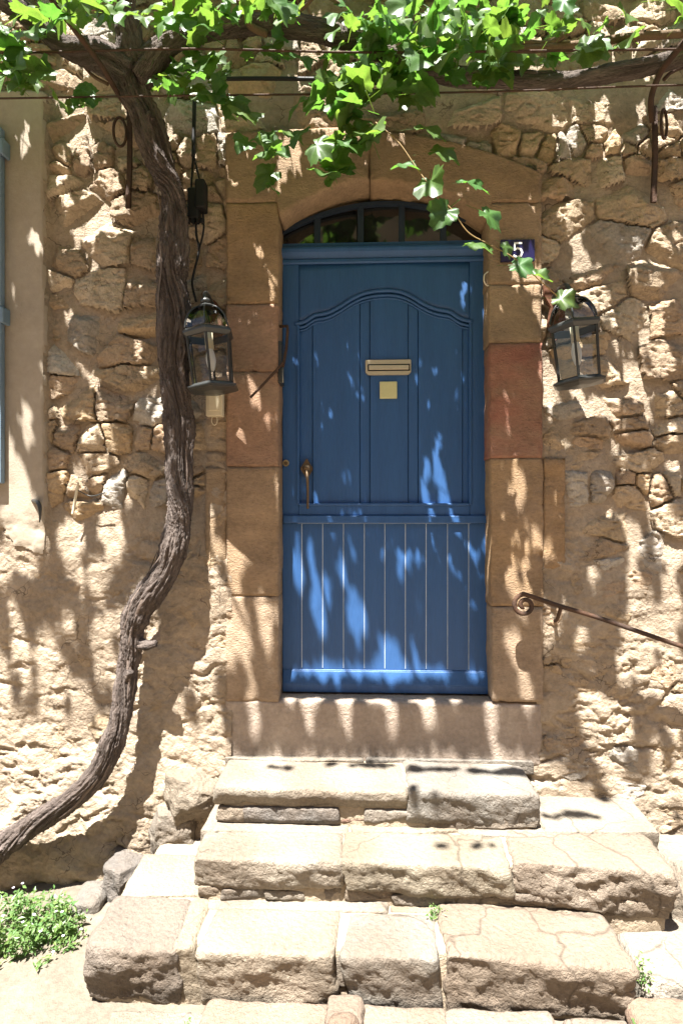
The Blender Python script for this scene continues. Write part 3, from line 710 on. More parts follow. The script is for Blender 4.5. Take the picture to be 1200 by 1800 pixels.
# ================================================================ VINE
vine = empty('grapevine', W(0, 1495, .12), label='old gnarled grapevine trunk climbing the wall and spreading leaves over the door', cat='vine')
def barktube(name, pts, n=260, sides=44, furrow=.22, twist=5., seed=0., lobes=2, lob=.10):
    Q = resample(pts, n); C = Q[:, :3]; tt_ = np.linspace(0, len(pts)*.8, n); C = C+np.stack([perlin(tt_, seed, 1.5), .5*perlin(tt_, seed, 7.5), 0*tt_], -1)*Q[:, 3:4]*.22; T, U, B = frames(C); r = Q[:, 3]*.82*(1+.14*perlin(tt_*1.3, seed+1, 3.3)+.10*perlin(tt_*3.1, seed+1, 6.3))
    L = np.concatenate([[0], np.cumsum(np.linalg.norm(np.diff(C, axis=0), axis=1))])
    a = np.linspace(0, 2*math.pi, sides, endpoint=False)[None]; l = L[:, None]
    ph = a+twist*l+1.1*perlin(l*3, seed, 0)
    k = 1+lob*np.cos(lobes*ph)+.05*np.cos(3*ph+2*l)
    fx, fy = np.cos(ph)*2.6, np.sin(ph)*2.6
    rd = fbm(fx*1.5, fy*1.5, l*4.5+seed, 5, .66, True)
    k = k+furrow*(rd-.35)+.10*perlin(np.cos(a)*1.2, np.sin(a)*1.2, l*5+seed)+.09*perlin(0*a, seed+2, l*5+0*a)
    gv = np.abs((ph/math.pi) % 1-.5); k = k-.26*np.exp(-(gv/.055)**2)*(.35+.65*sstep(-.3, .3, perlin(0*a, seed+6, l*2.2+0*a)))
    k = np.maximum(k, .40)
    V = C[:, None]+(U[:, None]*np.cos(a)[..., None]+B[:, None]*np.sin(a)[..., None])*(r[:, None]*k)[..., None]
    V = V.reshape(-1, 3); i = np.arange(n-1)[:, None]*sides; j = np.arange(sides)[None]; j2 = (j+1) % sides
    F_ = np.stack([i+j, i+j2, i+sides+j2, i+sides+j], -1).reshape(-1, 4)
    V = np.vstack([V, C[0], C[-1]]); q = len(V)-2
    F3 = [(q, (s+1) % sides, s) for s in range(sides)]+[(q+1, (n-1)*sides+s, (n-1)*sides+(s+1) % sides) for s in range(sides)]
    o = mesh_np(name, V, F_, M['bark'], vine, True, F3)
    A_ = np.zeros((len(V), 3), np.float32); A_[:n*sides] = np.stack([np.cos(ph)*r[:, None], np.sin(ph)*r[:, None], l*.10+0*ph], -1).reshape(-1, 3)
    at = o.data.attributes.new('bark', 'FLOAT_VECTOR', 'POINT'); at.data.foreach_set('vector', A_.ravel())
    return o
def vp(px, py, wpx, o):
    p = W(px, py, o); return (p.x, p.y, p.z, wpx/2/(FPX/(DIST-o)))
trunk = [(-130, 1575, 66, .10), (-60, 1530, 62, .12), (0, 1490, 60, .13), (75, 1440, 54, .15), (138, 1397, 50, .16), (178, 1348, 48, .16), (204, 1290, 46, .15), (221, 1220, 45, .14), (228, 1160, 47, .13),
         (233, 1110, 54, .13), (254, 1060, 60, .13), (289, 1000, 57, .12), (309, 940, 52, .12), (318, 880, 50, .12), (318, 820, 53, .12), (311, 740, 57, .12), (308, 660, 60, .12), (305, 580, 62, .12),
         (303, 500, 61, .13), (304, 420, 58, .13), (302, 345, 53, .14), (287, 295, 52, .16), (262, 225, 58, .18), (240, 170, 64, .20), (228, 110, 66, .22)]
trunk = [(a, b, c*(.82 if b > 1080 else .92), d) for a, b, c, d in trunk]
barktube('trunk', [vp(*t) for t in trunk], n=640, sides=96, furrow=.52, twist=2.2, seed=3.3, lob=.13)
TQ = resample([vp(*t) for t in trunk], 640); TC = TQ[:, :3]; TT_, TU_, TB_ = frames(TC); rb = random.Random(5)
for q in range(46):
    i0 = rb.randrange(60, 560); ln = rb.randrange(18, 60); a0 = rb.uniform(0, 6.28); tw = rb.uniform(-.012, .012); wd = rb.uniform(.0025, .006); V_, F_ = [], []
    for i in range(i0, min(i0+ln, 638), 3):
        t = (i-i0)/ln; a_ = a0+tw*(i-i0); rr = TQ[i, 3]*(.86+.07*math.sin(9*t+q))+.006*abs(2*t-1)**3; w_ = wd*(1-abs(2*t-1)**3)+.0006
        d_ = TU_[i]*math.cos(a_)+TB_[i]*math.sin(a_); s_ = -TU_[i]*math.sin(a_)+TB_[i]*math.cos(a_); p_ = TC[i]+d_*rr
        V_ += [p_-s_*w_, p_+d_*.002, p_+s_*w_]
    n_r = len(V_)//3
    for i in range(n_r-1): F_ += [(3*i, 3*i+1, 3*i+4, 3*i+3), (3*i+1, 3*i+2, 3*i+5, 3*i+4)]
    if n_r > 1: mesh_np('bark_strip', V_, F_, M['strip'], vine, True)
for (kx_, ky_, kw_, ko_) in [(296, 372, 20, .17), (318, 905, 22, .15), (243, 1078, 26, .16), (262, 210, 24, .23), (225, 1190, 18, .17)]:
    barktube('knot', [vp(kx_-6, ky_+26, kw_*.7, ko_-.045), vp(kx_, ky_, kw_, ko_-.012), vp(kx_+5, ky_-10, kw_*.75, ko_+.004)], n=26, sides=26, seed=kx_*.1, furrow=.35)
barktube('branch_stub', [vp(232, 1128, 34, .13), vp(256, 1134, 20, .15), vp(274, 1131, 13, .165)], n=30, sides=24, seed=8.)
barktube('branch', [vp(235, 135, 70, .22), vp(180, 100, 56, .24), (*W(110, 80, .28), .052), (*W(50, 28, .33), .045), (*W(-30, -20, .4), .042), (*W(-160, -60, .5), .036)], n=110, sides=36, seed=12., furrow=.26)
barktube('branch', [vp(232, 120, 60, .22), vp(226, 60, 46, .25), vp(222, 0, 44, .30), vp(216, -70, 40, .36), vp(205, -130, 30, .42)], n=80, sides=32, seed=15., furrow=.26)
barktube('branch', [vp(238, 130, 60, .22), vp(285, 85, 50, .24), vp(345, 58, 40, .25), vp(430, 42, 38, .26), vp(520, 48, 38, .25), vp(600, 66, 40, .22), vp(690, 100, 38, .17), vp(790, 132, 36, .14), vp(900, 140, 36, .12), vp(1010, 140, 34, .12), vp(1110, 122, 32, .13), vp(1200, 100, 30, .15), vp(1330, 60, 26, .2)], n=330, sides=36, seed=19., furrow=.26, twist=4)
# thinner canes
def cane(pts, r=.008, m='cane', name='cane', n=None): return tube(name, [W(*p) for p in pts], r, M[m], vine, sides=7, n=n)
cane([(1000, 55, .30), (960, 78, .26), (900, 70, .26), (840, 52, .28), (790, 60, .30)], .013)
cane([(880, 62, .28), (905, 85, .25), (1000, 80, .27), (1100, 66, .28), (1210, 58, .3)], .015)
cane([(600, 10, .30), (560, -10, .4), (520, 20, .35), (440, 12, .36), (380, -20, .4)], .007)
cane([(430, -20, .4), (436, 40, .3), (470, 60, .26)], .014)
cane([(130, 90, .22), (160, 130, .2), (190, 148, .2)], .007)
cane([(300, 36, .30), (330, 45, .3), (380, 20, .34), (400, -10, .4)], .004)
for px in (60, 330, 520, 700, 880, 1080):
    cane([(px, -20, .30), (px+20, -130, .55), (px-10, -260, .8), (px+15, -420, 1.0)], [.010, .009, .008, .006], n=24)
# ---- leaf shapes
def leaf_mesh(seed):
    rg = random.Random(seed)
    tips = [(-90+d, l) for d, l in ((0, 1.0), (58, .86), (112, .62), (-58, .86), (-112, .62))]
    ring = []
    for k in range(36):
        a = -90+k*10; 
        if a > 180: a -= 360
        best = .5
        for ta, l in tips:
            dd = abs((a-ta+180) % 360-180); best = max(best, l*max(0, 1-(dd/40.)**1.4*.38) if dd < 40 else 0)
        sinus = abs((a-90+180) % 360-180)
        if sinus < 12: best = .14
        elif sinus < 24: best = min(best, .42)
        best *= 1+(.07 if k % 2 else -.05)+rg.uniform(-.05, .05)
        ring.append((a, best))
    V = [(0, 0, 0)]; F3 = []; F4 = []
    cup, fold, ph = rg.uniform(.10, .5), rg.uniform(.05, .45), rg.uniform(0, 6)
    def P(a, r):
        x, y = r*math.cos(R(a)), r*math.sin(R(a)); y += .25*0
        zz = -cup*r*r*.8+fold*abs(x)+.11*math.sin(R(a)*5+ph)*r+.05*math.sin(3*x+ph)
        return (x*.5, (y)*.5, zz*.5)
    n = len(ring)
    for a, r in ring: V.append(P(a, r*.55))
    for a, r in ring: V.append(P(a, r))
    for i in range(n):
        j = (i+1) % n; F3.append((0, 1+i, 1+j)); F4.append((1+i, 1+n+i, 1+n+j, 1+j))
    b = len(V)
    V += [(-.010, .06, 0), (.010, .06, 0), (.008, .55, -.16), (-.008, .55, -.16)]; F4.append((b, b+1, b+2, b+3))
    return np.array(V), np.array(F4), np.array(F3)
LV = [leaf_mesh(k) for k in range(6)]
leaf_me = []
for V_, f4, f3 in LV:
    o = mesh_np('leaf', V_, f4, M['leaf'], None, True, f3); leaf_me.append(o.data); bpy.data.objects.remove(o)
LEAVES = []          # (matrix, variant)
def leaf_matrix(p, size, tip, normal):
    n = Vector(normal).normalized(); t = Vector(tip); t = (t-n*t.dot(n)).normalized()
    yax = -t; xax = yax.cross(n).normalized()
    m = Matrix((xax, yax, n)).transposed().to_4x4()
    return Matrix.Translation(p) @ m @ Matrix.Scale(size, 4)
# ---- where light falls on the wall in the photograph: gaps between the leaves
k1, k2 = SUNV[0]/SUNV[1], 1.0/SUNV[1]
def to_wall(p):                                          # follow the sunlight on to the wall plane
    o = -p[1]; return p[0]+k1*o, p[2]-k2*o
CS = .015; gx0, gz0 = -2.9, -1.6; NX, NZ = int(5.8/CS), int(6.2/CS)
gxc = gx0+(np.arange(NX)+.5)*CS; gzc = gz0+(np.arange(NZ)+.5)*CS
GXX, GZZ = np.meshgrid(gxc, gzc, indexing='ij'); gpx, gpy = PROJ(GXX, 0.0, GZZ)
lit = np.zeros((NX, NZ), bool)
def ell(px, py, rx, ry, o=0.0, s=.12, val=True):
    c0 = to_wall(W(px, py, o)); sc = (DIST-o)/FPX
    dz_l = GZZ-c0[1]; dx_l = GXX-c0[0]+s*dz_l
    lit[(dx_l/(rx*sc))**2+(dz_l/(ry*sc))**2 < 1] = val
n_ = fbm(GXX*2.1, 3.3, GZZ*1.2, 3); 
lit |= (gpx < 395) & (gpy > 985+120*n_)
lit |= (gpx > 985) & (gpy > 1215+110*n_)
lit |= (gpy > 1365)
n3 = fbm(GXX*13+.9*GZZ, 1.7, GZZ*4.0, 3)
n4 = fbm((GXX+.1*GZZ)*15, 8.7, GZZ*4.2, 2)+.25*fbm(GXX*2, 3.7, GZZ*2, 2)
lit |= (n4 > .40) & (gpy > 175) & (gpy < 1330) & ((gpx < 400) | (gpx > 950))
lit |= (n4 > .52) & (gpy > 300) & (gpy < 1330) & ((gpx < 490) | (gpx > 860))
lit &= ~((gpx < 395) & (gpy < 1275+50*n_) & (n3 < .08)); lit &= ~((gpx > 985) & (gpy < 1420) & (n3 < .04))
for a in [(60,1085,30,60),(130,1060,22,50),(20,1150,12,70),(65,1180,14,75),(150,1170,26,60),(240,960,36,100),(112,1290,10,60),(170,1290,8,50),(225,1050,20,60),(340,1260,12,90),(300,1080,30,120),
          (1000,1290,30,110),(1115,1260,14,110),(1195,1290,10,90),(1060,1420,18,60),(1190,1440,12,50)]: ell(*a, val=False)
for a in [(150,60,45,40),(120,140,30,30),(560,110,38,60),(1110,40,60,40),(930,95,22,36),(20,30,20,20),(700,20,20,20),
  (150,235,9,40),(118,205,7,30),(185,350,15,50),(160,370,7,30),(222,420,24,46),(155,435,7,22),(225,480,6,20),(380,205,9,28),(402,265,7,36),(440,430,7,46),(450,485,5,18),(358,525,11,28),(300,310,16,14),
  (135,600,5,20),(160,640,7,22),(255,715,6,26),(185,750,7,28),(153,760,7,28),(135,830,7,40),(185,860,11,42),(60,782,5,24),(42,890,18,62),(72,965,18,34),(383,700,13,30),(385,800,6,34),(200,945,16,50),(130,960,20,40),
  (150,275,7,26),(108,300,5,20),(205,540,5,16),(120,520,6,20),(240,610,5,18),(100,700,5,22),(215,830,6,26),(330,640,4,20),
  (433,980,6,36),(455,690,8,18),(463,720,5,22),(425,775,5,18),(470,590,4,12),(447,840,5,14),(415,1010,5,40),(430,1130,11,50),(472,1120,6,50),(400,1120,10,70),
  (560,235,40,14),(610,262,26,18),(520,300,9,30),(595,300,6,26),(500,330,5,18),(690,290,4,14),(735,300,3,12),
  (450,1265,5,50),(545,1262,5,36),(610,1258,4,30),(690,1275,3,30),(752,1252,8,30),(865,1270,4,34),
  (1000,375,10,46),(1013,440,11,50),(1008,330,8,28),(1082,268,11,32),(1060,215,11,36),(1158,300,16,40),(1180,215,9,30),(1128,190,4,20),(1118,445,8,30),(1160,455,7,44),(1185,440,4,24),(1040,525,14,46),(1050,470,6,24),
  (905,485,6,30),(930,500,6,30),(886,470,4,14),(945,590,6,46),(962,600,9,80),(962,680,7,50),(935,640,6,20),(1085,545,9,46),(1150,560,13,46),(1172,520,7,30),(1150,620,6,26),(1108,640,16,32),(1122,668,12,12),(1065,655,7,28),(1175,655,5,22),
  (1040,720,18,26),(1012,660,6,40),(1148,705,10,18),(1090,772,6,20),(915,885,5,26),(1155,872,9,40),(998,800,6,40),(1000,870,4,26),(1113,930,9,26),(1180,955,22,24),(893,1015,7,32),(963,1005,6,30),(945,975,4,20),(1115,1042,9,38),(1145,1092,7,36),(1178,1060,11,46),(1110,1120,8,30),(1170,1140,8,26),
  (915,1080,4,20),(905,1160,7,24),(925,1230,6,30),(1018,1130,5,12),(1095,1180,8,24),(1040,1010,5,24),(1068,880,5,18),(1180,780,5,24)]: ell(*a)
for a in [(510,1230,10,8),(550,1229,14,8),(610,1229,14,8),(660,1229,18,8),(740,1229,14,8),(800,1229,8,6)]: ell(*a, o=.0)
def grow(a, n=1):
    for _ in range(n):
        b_ = a.copy(); b_[1:] |= a[:-1]; b_[:-1] |= a[1:]; b_[:, 1:] |= a[:, :-1]; b_[:, :-1] |= a[:, 1:]; b_[:, 2:] |= a[:, :-2]; b_[:, :-2] |= a[:, 2:]; a = b_
    return a
lit0 = lit.copy(); lit = grow(lit, 1)
for a in [(543,655,6,26),(553,630,5,10),(604,626,7,9),(627,637,6,13),(580,745,11,28),(540,708,4,13),(643,738,4,16),(648,607,3,7),(754,685,4,10),(808,626,9,14),(822,608,3,16),(555,880,5,16),(735,800,8,56),(766,800,8,42),(700,862,14,24),(745,860,6,34),(782,868,9,24),(803,790,5,20),(829,775,4,22),
  (522,1000,9,46),(546,970,6,26),(560,1065,13,56),(577,1040,6,26),(600,1005,7,18),(622,975,5,15),(622,1080,11,50),(640,1090,5,40),(703,990,8,24),(690,1150,14,30),(672,1140,5,28),(725,1135,4,18),(545,1190,10,8),(582,1190,22,14),(625,1190,10,10),(690,1190,32,15),(743,1190,6,8),(772,1190,14,10),(835,1198,11,8),(510,1196,6,7),
  (710,892,16,8),(778,900,22,12),(630,912,11,6),(606,912,4,5),(838,912,6,7),(735,888,8,6)]: ell(a[0], a[1], a[2]*(1.25 if a[1] < 930 else 1.5 if a[1] > 1170 else 1.05), a[3]*(1.05 if a[1] < 930 else 1.8 if a[1] > 1170 else .95), o=DP)
lit0 |= lit & (gpx > 490) & (gpx < 860)
rs = random.Random(21)
def dapple(px0, px1, py0, py1, o, n, r0=6, r1=15):
    for _ in range(n):
        ell(rs.uniform(px0, px1), rs.uniform(py0, py1), rs.uniform(r0, r1), rs.uniform(22, 46), o=o, s=rs.uniform(-.3, .3), val=False)
dapple(720, 940, 1334, 1362, .12, 26); dapple(560, 720, 1333, 1342, .08, 9); dapple(470, 540, 1340, 1354, .12, 5)
dapple(950, 1060, 1405, 1442, .16, 13); dapple(740, 880, 1462, 1482, .40, 6)
for a in [(768,1425,9,70),(728,1410,9,60)]: ell(*a, o=.28, val=False)
cov = np.zeros((NX, NZ), np.int16)
def footprint(m_, v_):
    P = LV[v_][0][37:73:2] @ np.array(m_)[:3, :3].T+np.array(m_)[:3, 3]
    qx_, qz_ = P[:, 0]-k1*P[:, 1], P[:, 2]+k2*P[:, 1]
    i0, i1 = int((qx_.min()-gx0)/CS), int((qx_.max()-gx0)/CS)+1; j0, j1 = int((qz_.min()-gz0)/CS), int((qz_.max()-gz0)/CS)+1
    if i0 < 0 or j0 < 0 or i1 >= NX or j1 >= NZ: return None
    A_ = gxc[i0:i1, None, None]; B_ = gzc[None, j0:j1, None]
    x2, z2 = np.roll(qx_, -1), np.roll(qz_, -1)
    cr = ((qz_ > B_) != (z2 > B_)) & (A_ < (x2-qx_)*(B_-qz_)/(z2-qz_+1e-12)+qx_)
    return (slice(i0, i1), slice(j0, j1)), (cr.sum(-1) % 2 == 1)
def add_leaf(p, size, tip, normal, var=None, thr=None, sun=False):
    v_ = random.randrange(6) if var is None else var; m_ = leaf_matrix(p, size, tip, normal); fp = footprint(m_, v_)
    if thr is not None:
        if fp is None or fp[1].sum() < 2 or (lit0 if sun or thr > .2 else lit)[fp[0]][fp[1]].mean() > thr: return
    LEAVES.append((m_, v_))
    if fp and sun: lit[fp[0]][fp[1]] = True
    if fp: cov[fp[0]][fp[1]] += 1
U_ = random.uniform
# named leaves of the hanging shoot
for (px, py, o, s, tip, nm) in [(747,226,.40,.135,(.9,-.1,-.3),(.2,-.8,.75)),(772,266,.40,.125,(.9,-.1,-.25),(.1,-.8,.7)),(703,290,.40,.105,(.7,0,-.5),(-.2,-.6,.9)),(757,318,.42,.13,(.5,0,-.8),(-.7,-.7,.3)),(820,320,.42,.13,(.9,-.2,-.3),(.1,-.7,.8)),
        (783,371,.43,.115,(-.6,0,-.7),(0,-1,.15)),(857,377,.43,.115,(.8,0,-.6),(.4,-.8,.4)),(830,428,.43,.11,(.9,-.3,-.1),(0,-.5,1)),(888,434,.43,.066,(.7,0,-.7),(.5,-.8,.3)),(912,466,.44,.10,(.9,0,-.4),(.0,-.9,.5)),(944,484,.44,.085,(.9,0,-.5),(.2,-.7,.7)),(985,525,.30,.10,(.8,0,-.5),(-.2,-.9,.4))]:
    add_leaf(W(px, py, o), s*1.38, tip, nm, sun=True)
tube('shoot', [W(*p) for p in [(660,215,.36),(700,250,.39),(735,300,.40),(770,345,.42),(795,370,.43),(822,408,.43),(860,430,.43),(905,455,.43),(950,495,.40),(978,520,.32)]], .0021, M['shoot'], vine, sides=6, n=70)
# clusters in view: px, py, rx, ry, o0, o1, count
for (px, py, rx, ry, o0, o1, n) in [(640,80,65,85,.15,.5,34),(625,190,36,70,.2,.42,16),(700,70,60,70,.15,.5,30),(770,90,50,60,.15,.45,16),(700,160,50,30,.2,.4,8),(560,255,70,40,.25,.42,9),(470,255,38,34,.2,.4,6),(470,320,20,22,.22,.36,2),(590,300,40,26,.25,.4,4),
        (655,215,24,36,.3,.42,4),(630,150,34,50,.25,.45,10),(600,230,30,40,.25,.4,4),(35,110,55,48,.2,.5,20),(30,50,50,40,.3,.5,9),(135,175,40,14,.2,.4,5),(330,125,80,40,.1,.4,26),(400,180,50,30,.15,.35,7),(330,20,90,35,.3,.5,16),(480,85,60,30,.12,.3,8),(450,10,110,28,.3,.55,16),(560,170,40,30,.2,.35,5),(200,10,80,20,.35,.6,9),(100,20,40,24,.35,.6,5),
        (860,40,70,50,.2,.5,22),(950,30,80,40,.25,.5,20),(880,90,50,24,.15,.35,8),(960,100,44,18,.15,.3,6),(1050,60,60,36,.2,.5,12),(1150,20,60,26,.3,.5,9),(850,140,30,20,.15,.3,3),(1180,90,30,20,.2,.4,3),(790,20,60,30,.3,.55,10)]:
    for _ in range(int(n*1.2)):
        a, r = U_(0, 6.28), math.sqrt(U_(0, 1)); o = U_(o0, o1)
        p = W(px+rx*r*math.cos(a), py+ry*r*math.sin(a), o)
        s = U_(.08, .19)
        add_leaf(p, s, (U_(-.9, .9), U_(-.9, .2), U_(-1, -.05)), (U_(-.6, .6), U_(-1.0, .2), U_(.15, 1.0)), thr=(.36 if py > 120 else .24), sun=random.random() < .4)
# canopy above the picture: leaves fill the shade, gaps stay where the light comes through
want = ~lit; frame_ok = (GXX > XO(-260)) & (GXX < XO(1460)) & (GZZ > -1.45) & (GZZ < 4.0)
for size_rng, thr, rounds in (((.13, .18), .03, 2), ((.10, .13), .04, 2), ((.07, .10), .06, 2), ((.05, .07), .10, 2)):
    for rd in range(rounds):
        todo = np.argwhere(want & frame_ok & (cov == 0)); RNG.shuffle(todo)
        for (i, j) in todo[::4]:
            if cov[i, j] > 0: continue
            zw, xw = gzc[j], gxc[i]; zl = max(U_(3.74, 4.12), min(zw+U_(.35, .6), 4.6)); t = zl-zw
            p = Vector((xw+.01*U_(-1, 1)-SUNV[0]*t, -SUNV[1]*t, zl)); s = U_(*size_rng)
            if p.y > -.03: continue
            add_leaf(p, s, (U_(-1, 1), U_(-1, 1), U_(-.35, .1)), (U_(-.25, .25), U_(-.45, .0), 1), None, thr)
import time; print('leaves', len(LEAVES))
scored = []
for k, (m_, v_) in enumerate(LEAVES):
    p = m_.translation; q = PROJ(p.x, p.y, p.z); inside = -30 < q[0] < 1230 and -30 < q[1] < 1830
    scored.append((not inside, (p-CAM).length/m_.to_scale().x, k))
scored.sort(); chosen = set(k for a, b, k in scored[:300]); IV = inv(vine)
for k in sorted(chosen):
    m_, v_ = LEAVES[k]
    o = bpy.data.objects.new('leaf', leaf_me[v_]); COL.objects.link(o); o.parent = vine; o.matrix_parent_inverse = IV; o.matrix_basis = m_
VV, Q4, T3, off = [], [], [], 0
for k, (m_, v_) in enumerate(LEAVES):
    if k in chosen: continue
    V_, f4, f3 = LV[v_]; A_ = np.array(m_)
    VV.append(V_ @ A_[:3, :3].T+A_[:3, 3]); Q4.append(f4+off); T3.append(f3+off); off += len(V_)
o = mesh_np('foliage', np.vstack(VV), np.vstack(Q4), M['leaf'], vine, True, np.vstack(T3)); o['kind'] = 'stuff'

# ================================================================ IRONWORK, WIRES, CABLE
SQ = [(-1, -.25), (1, -.25), (1, .25), (-1, .25)]
def strap(px, py0, py1, o, par):
    x = XO(px, o); z1, z0 = ZO(py0, o, px), ZO(py1, o, px)
    bm = bmesh.new(); pts = []
    for t in np.linspace(0, 1, 9):
        z_ = z1+(z0-z1)*t; w_ = .011+.004*max(0, t-.7)
        pts.append((x+.004*math.sin(t*4), z_, w_))
    L_ = [(a-w_, z_) for a, z_, w_ in pts]; R_ = [(a+w_, z_) for a, z_, w_ in pts][::-1]
    return bm_obj('strap', prism_bm(L_+R_, -o, -o+.012, .002), M['iron'], par)
def ring(px, py, o, a, b, par, rotz):
    p = W(px, py, o); c_, s_ = math.cos(rotz), math.sin(rotz)
    pts = [(p.x+a*math.cos(t)*c_, p.y+a*math.cos(t)*s_, p.z+b*math.sin(t)) for t in np.linspace(0, 2*math.pi, 40)]
    return tube('ring', pts, .006, M['iron'], par, spline=False, sides=8, cap=False)
bl = empty('iron_bracket', W(228, 365, .03), label='rusty iron trellis bracket with ring left of the vine trunk', cat='bracket', group='trellis brackets')
strap(226, 180, 365, .035, bl); ring(211, 232, .06, .026, .062, bl, R(25))
tube('strut', [W(228, 195, .04), W(205, 160, .24), W(176, 112, .34), W(130, 50, .42), W(92, 0, .47), W(20, -100, .6)], .011, M['iron'], bl, sides=8)
br = empty('iron_bracket', W(1150, 355, .03), label='rusty iron trellis bracket with ring at the right edge', cat='bracket', group='trellis brackets')
strap(1150, 185, 355, .035, br); ring(1166, 218, .07, .022, .060, br, R(35))
tube('strut', [W(1146, 215, .04), W(1143, 180, .07), W(1150, 150, .11), W(1166, 118, .17), W(1190, 88, .23), W(1240, 30, .35)], .0125, M['iron'], br, sides=8)
tube('brace', [W(1166, 140, .10), W(1178, 128, .10), W(1200, 118, .09), W(1240, 112, .08)], .008, M['iron'], br, sides=8)
def wire(pts, r, label, grp='trellis wires', m='iron', name='trellis_wire', cat='wire'):
    o = tube(name, [W(*p) for p in pts], r, M[m], None, sides=6, n=60); tag(o, label, cat, grp); return o
wire([(-200, 95, .36), (60, 92, .36), (330, 86, .36), (620, 92, .36), (900, 90, .36), (1400, 84, .36)], .0045, 'upper trellis wire stretched across in front of the vine trunk')
wire([(-200, 174, .30), (0, 173, .30), (180, 170, .30), (330, 168, .30), (700, 164, .28), (900, 160, .28), (1140, 151, .28), (1400, 146, .28)], .004, 'lower trellis wire stretched across above the arch')
wire([(380, 139, .06), (450, 138, .05), (540, 139, .05), (610, 141, .05), (700, 150, .05)], .009, 'thick black cable running level along the wall under the leaves', None, 'cable', 'level_cable', 'cable')
cb = empty('power_cable', W(341, 175, .04), label='black cable hanging down the wall to the lantern left of the door', cat='cable')
tube('cable', [W(342, 172, .04), W(341, 230, .04), W(340, 275, .04)], .009, M['cable'], cb, sides=8)
tube('cable', [W(340, 270, .04), W(337, 320, .045), W(336, 355, .05)], .0045, M['cable'], cb, sides=7)
tube('cable', [W(340, 270, .04), W(347, 300, .05), W(353, 325, .05)], .0045, M['cable'], cb, sides=7)
tube('cable', [W(346, 375, .05), W(345, 410, .05), W(350, 440, .05), W(342, 475, .06), W(338, 500, .07), W(345, 530, .09)], .005, M['cable'], cb, sides=7)
tube('cable', [W(357, 375, .05), W(358, 405, .05), W(350, 440, .055), W(341, 480, .06)], .0045, M['cable'], cb, sides=7)
jb = empty('junction_box', W(347, 385, .05), label='black junction box with cables on the wall right of the vine trunk', cat='junction box')
x0, z0 = XO(332, .05), ZO(388, .05, 347)
bm_obj('housing', box_bm(x0, x0+.048, -.075, -.02, z0, z0+.135, .008, 3), M['cable'], jb)
bm_obj('lid', box_bm(x0+.035, x0+.078, -.085, -.02, z0+.04, z0+.165, .008, 3), M['cable'], jb)
for k in range(4):
    bm_obj('cable_gland', box_bm(x0-.004+.02*k, x0+.008+.02*k, -.070, -.05, z0-.018, z0+.004, .003), M['cable'], jb)
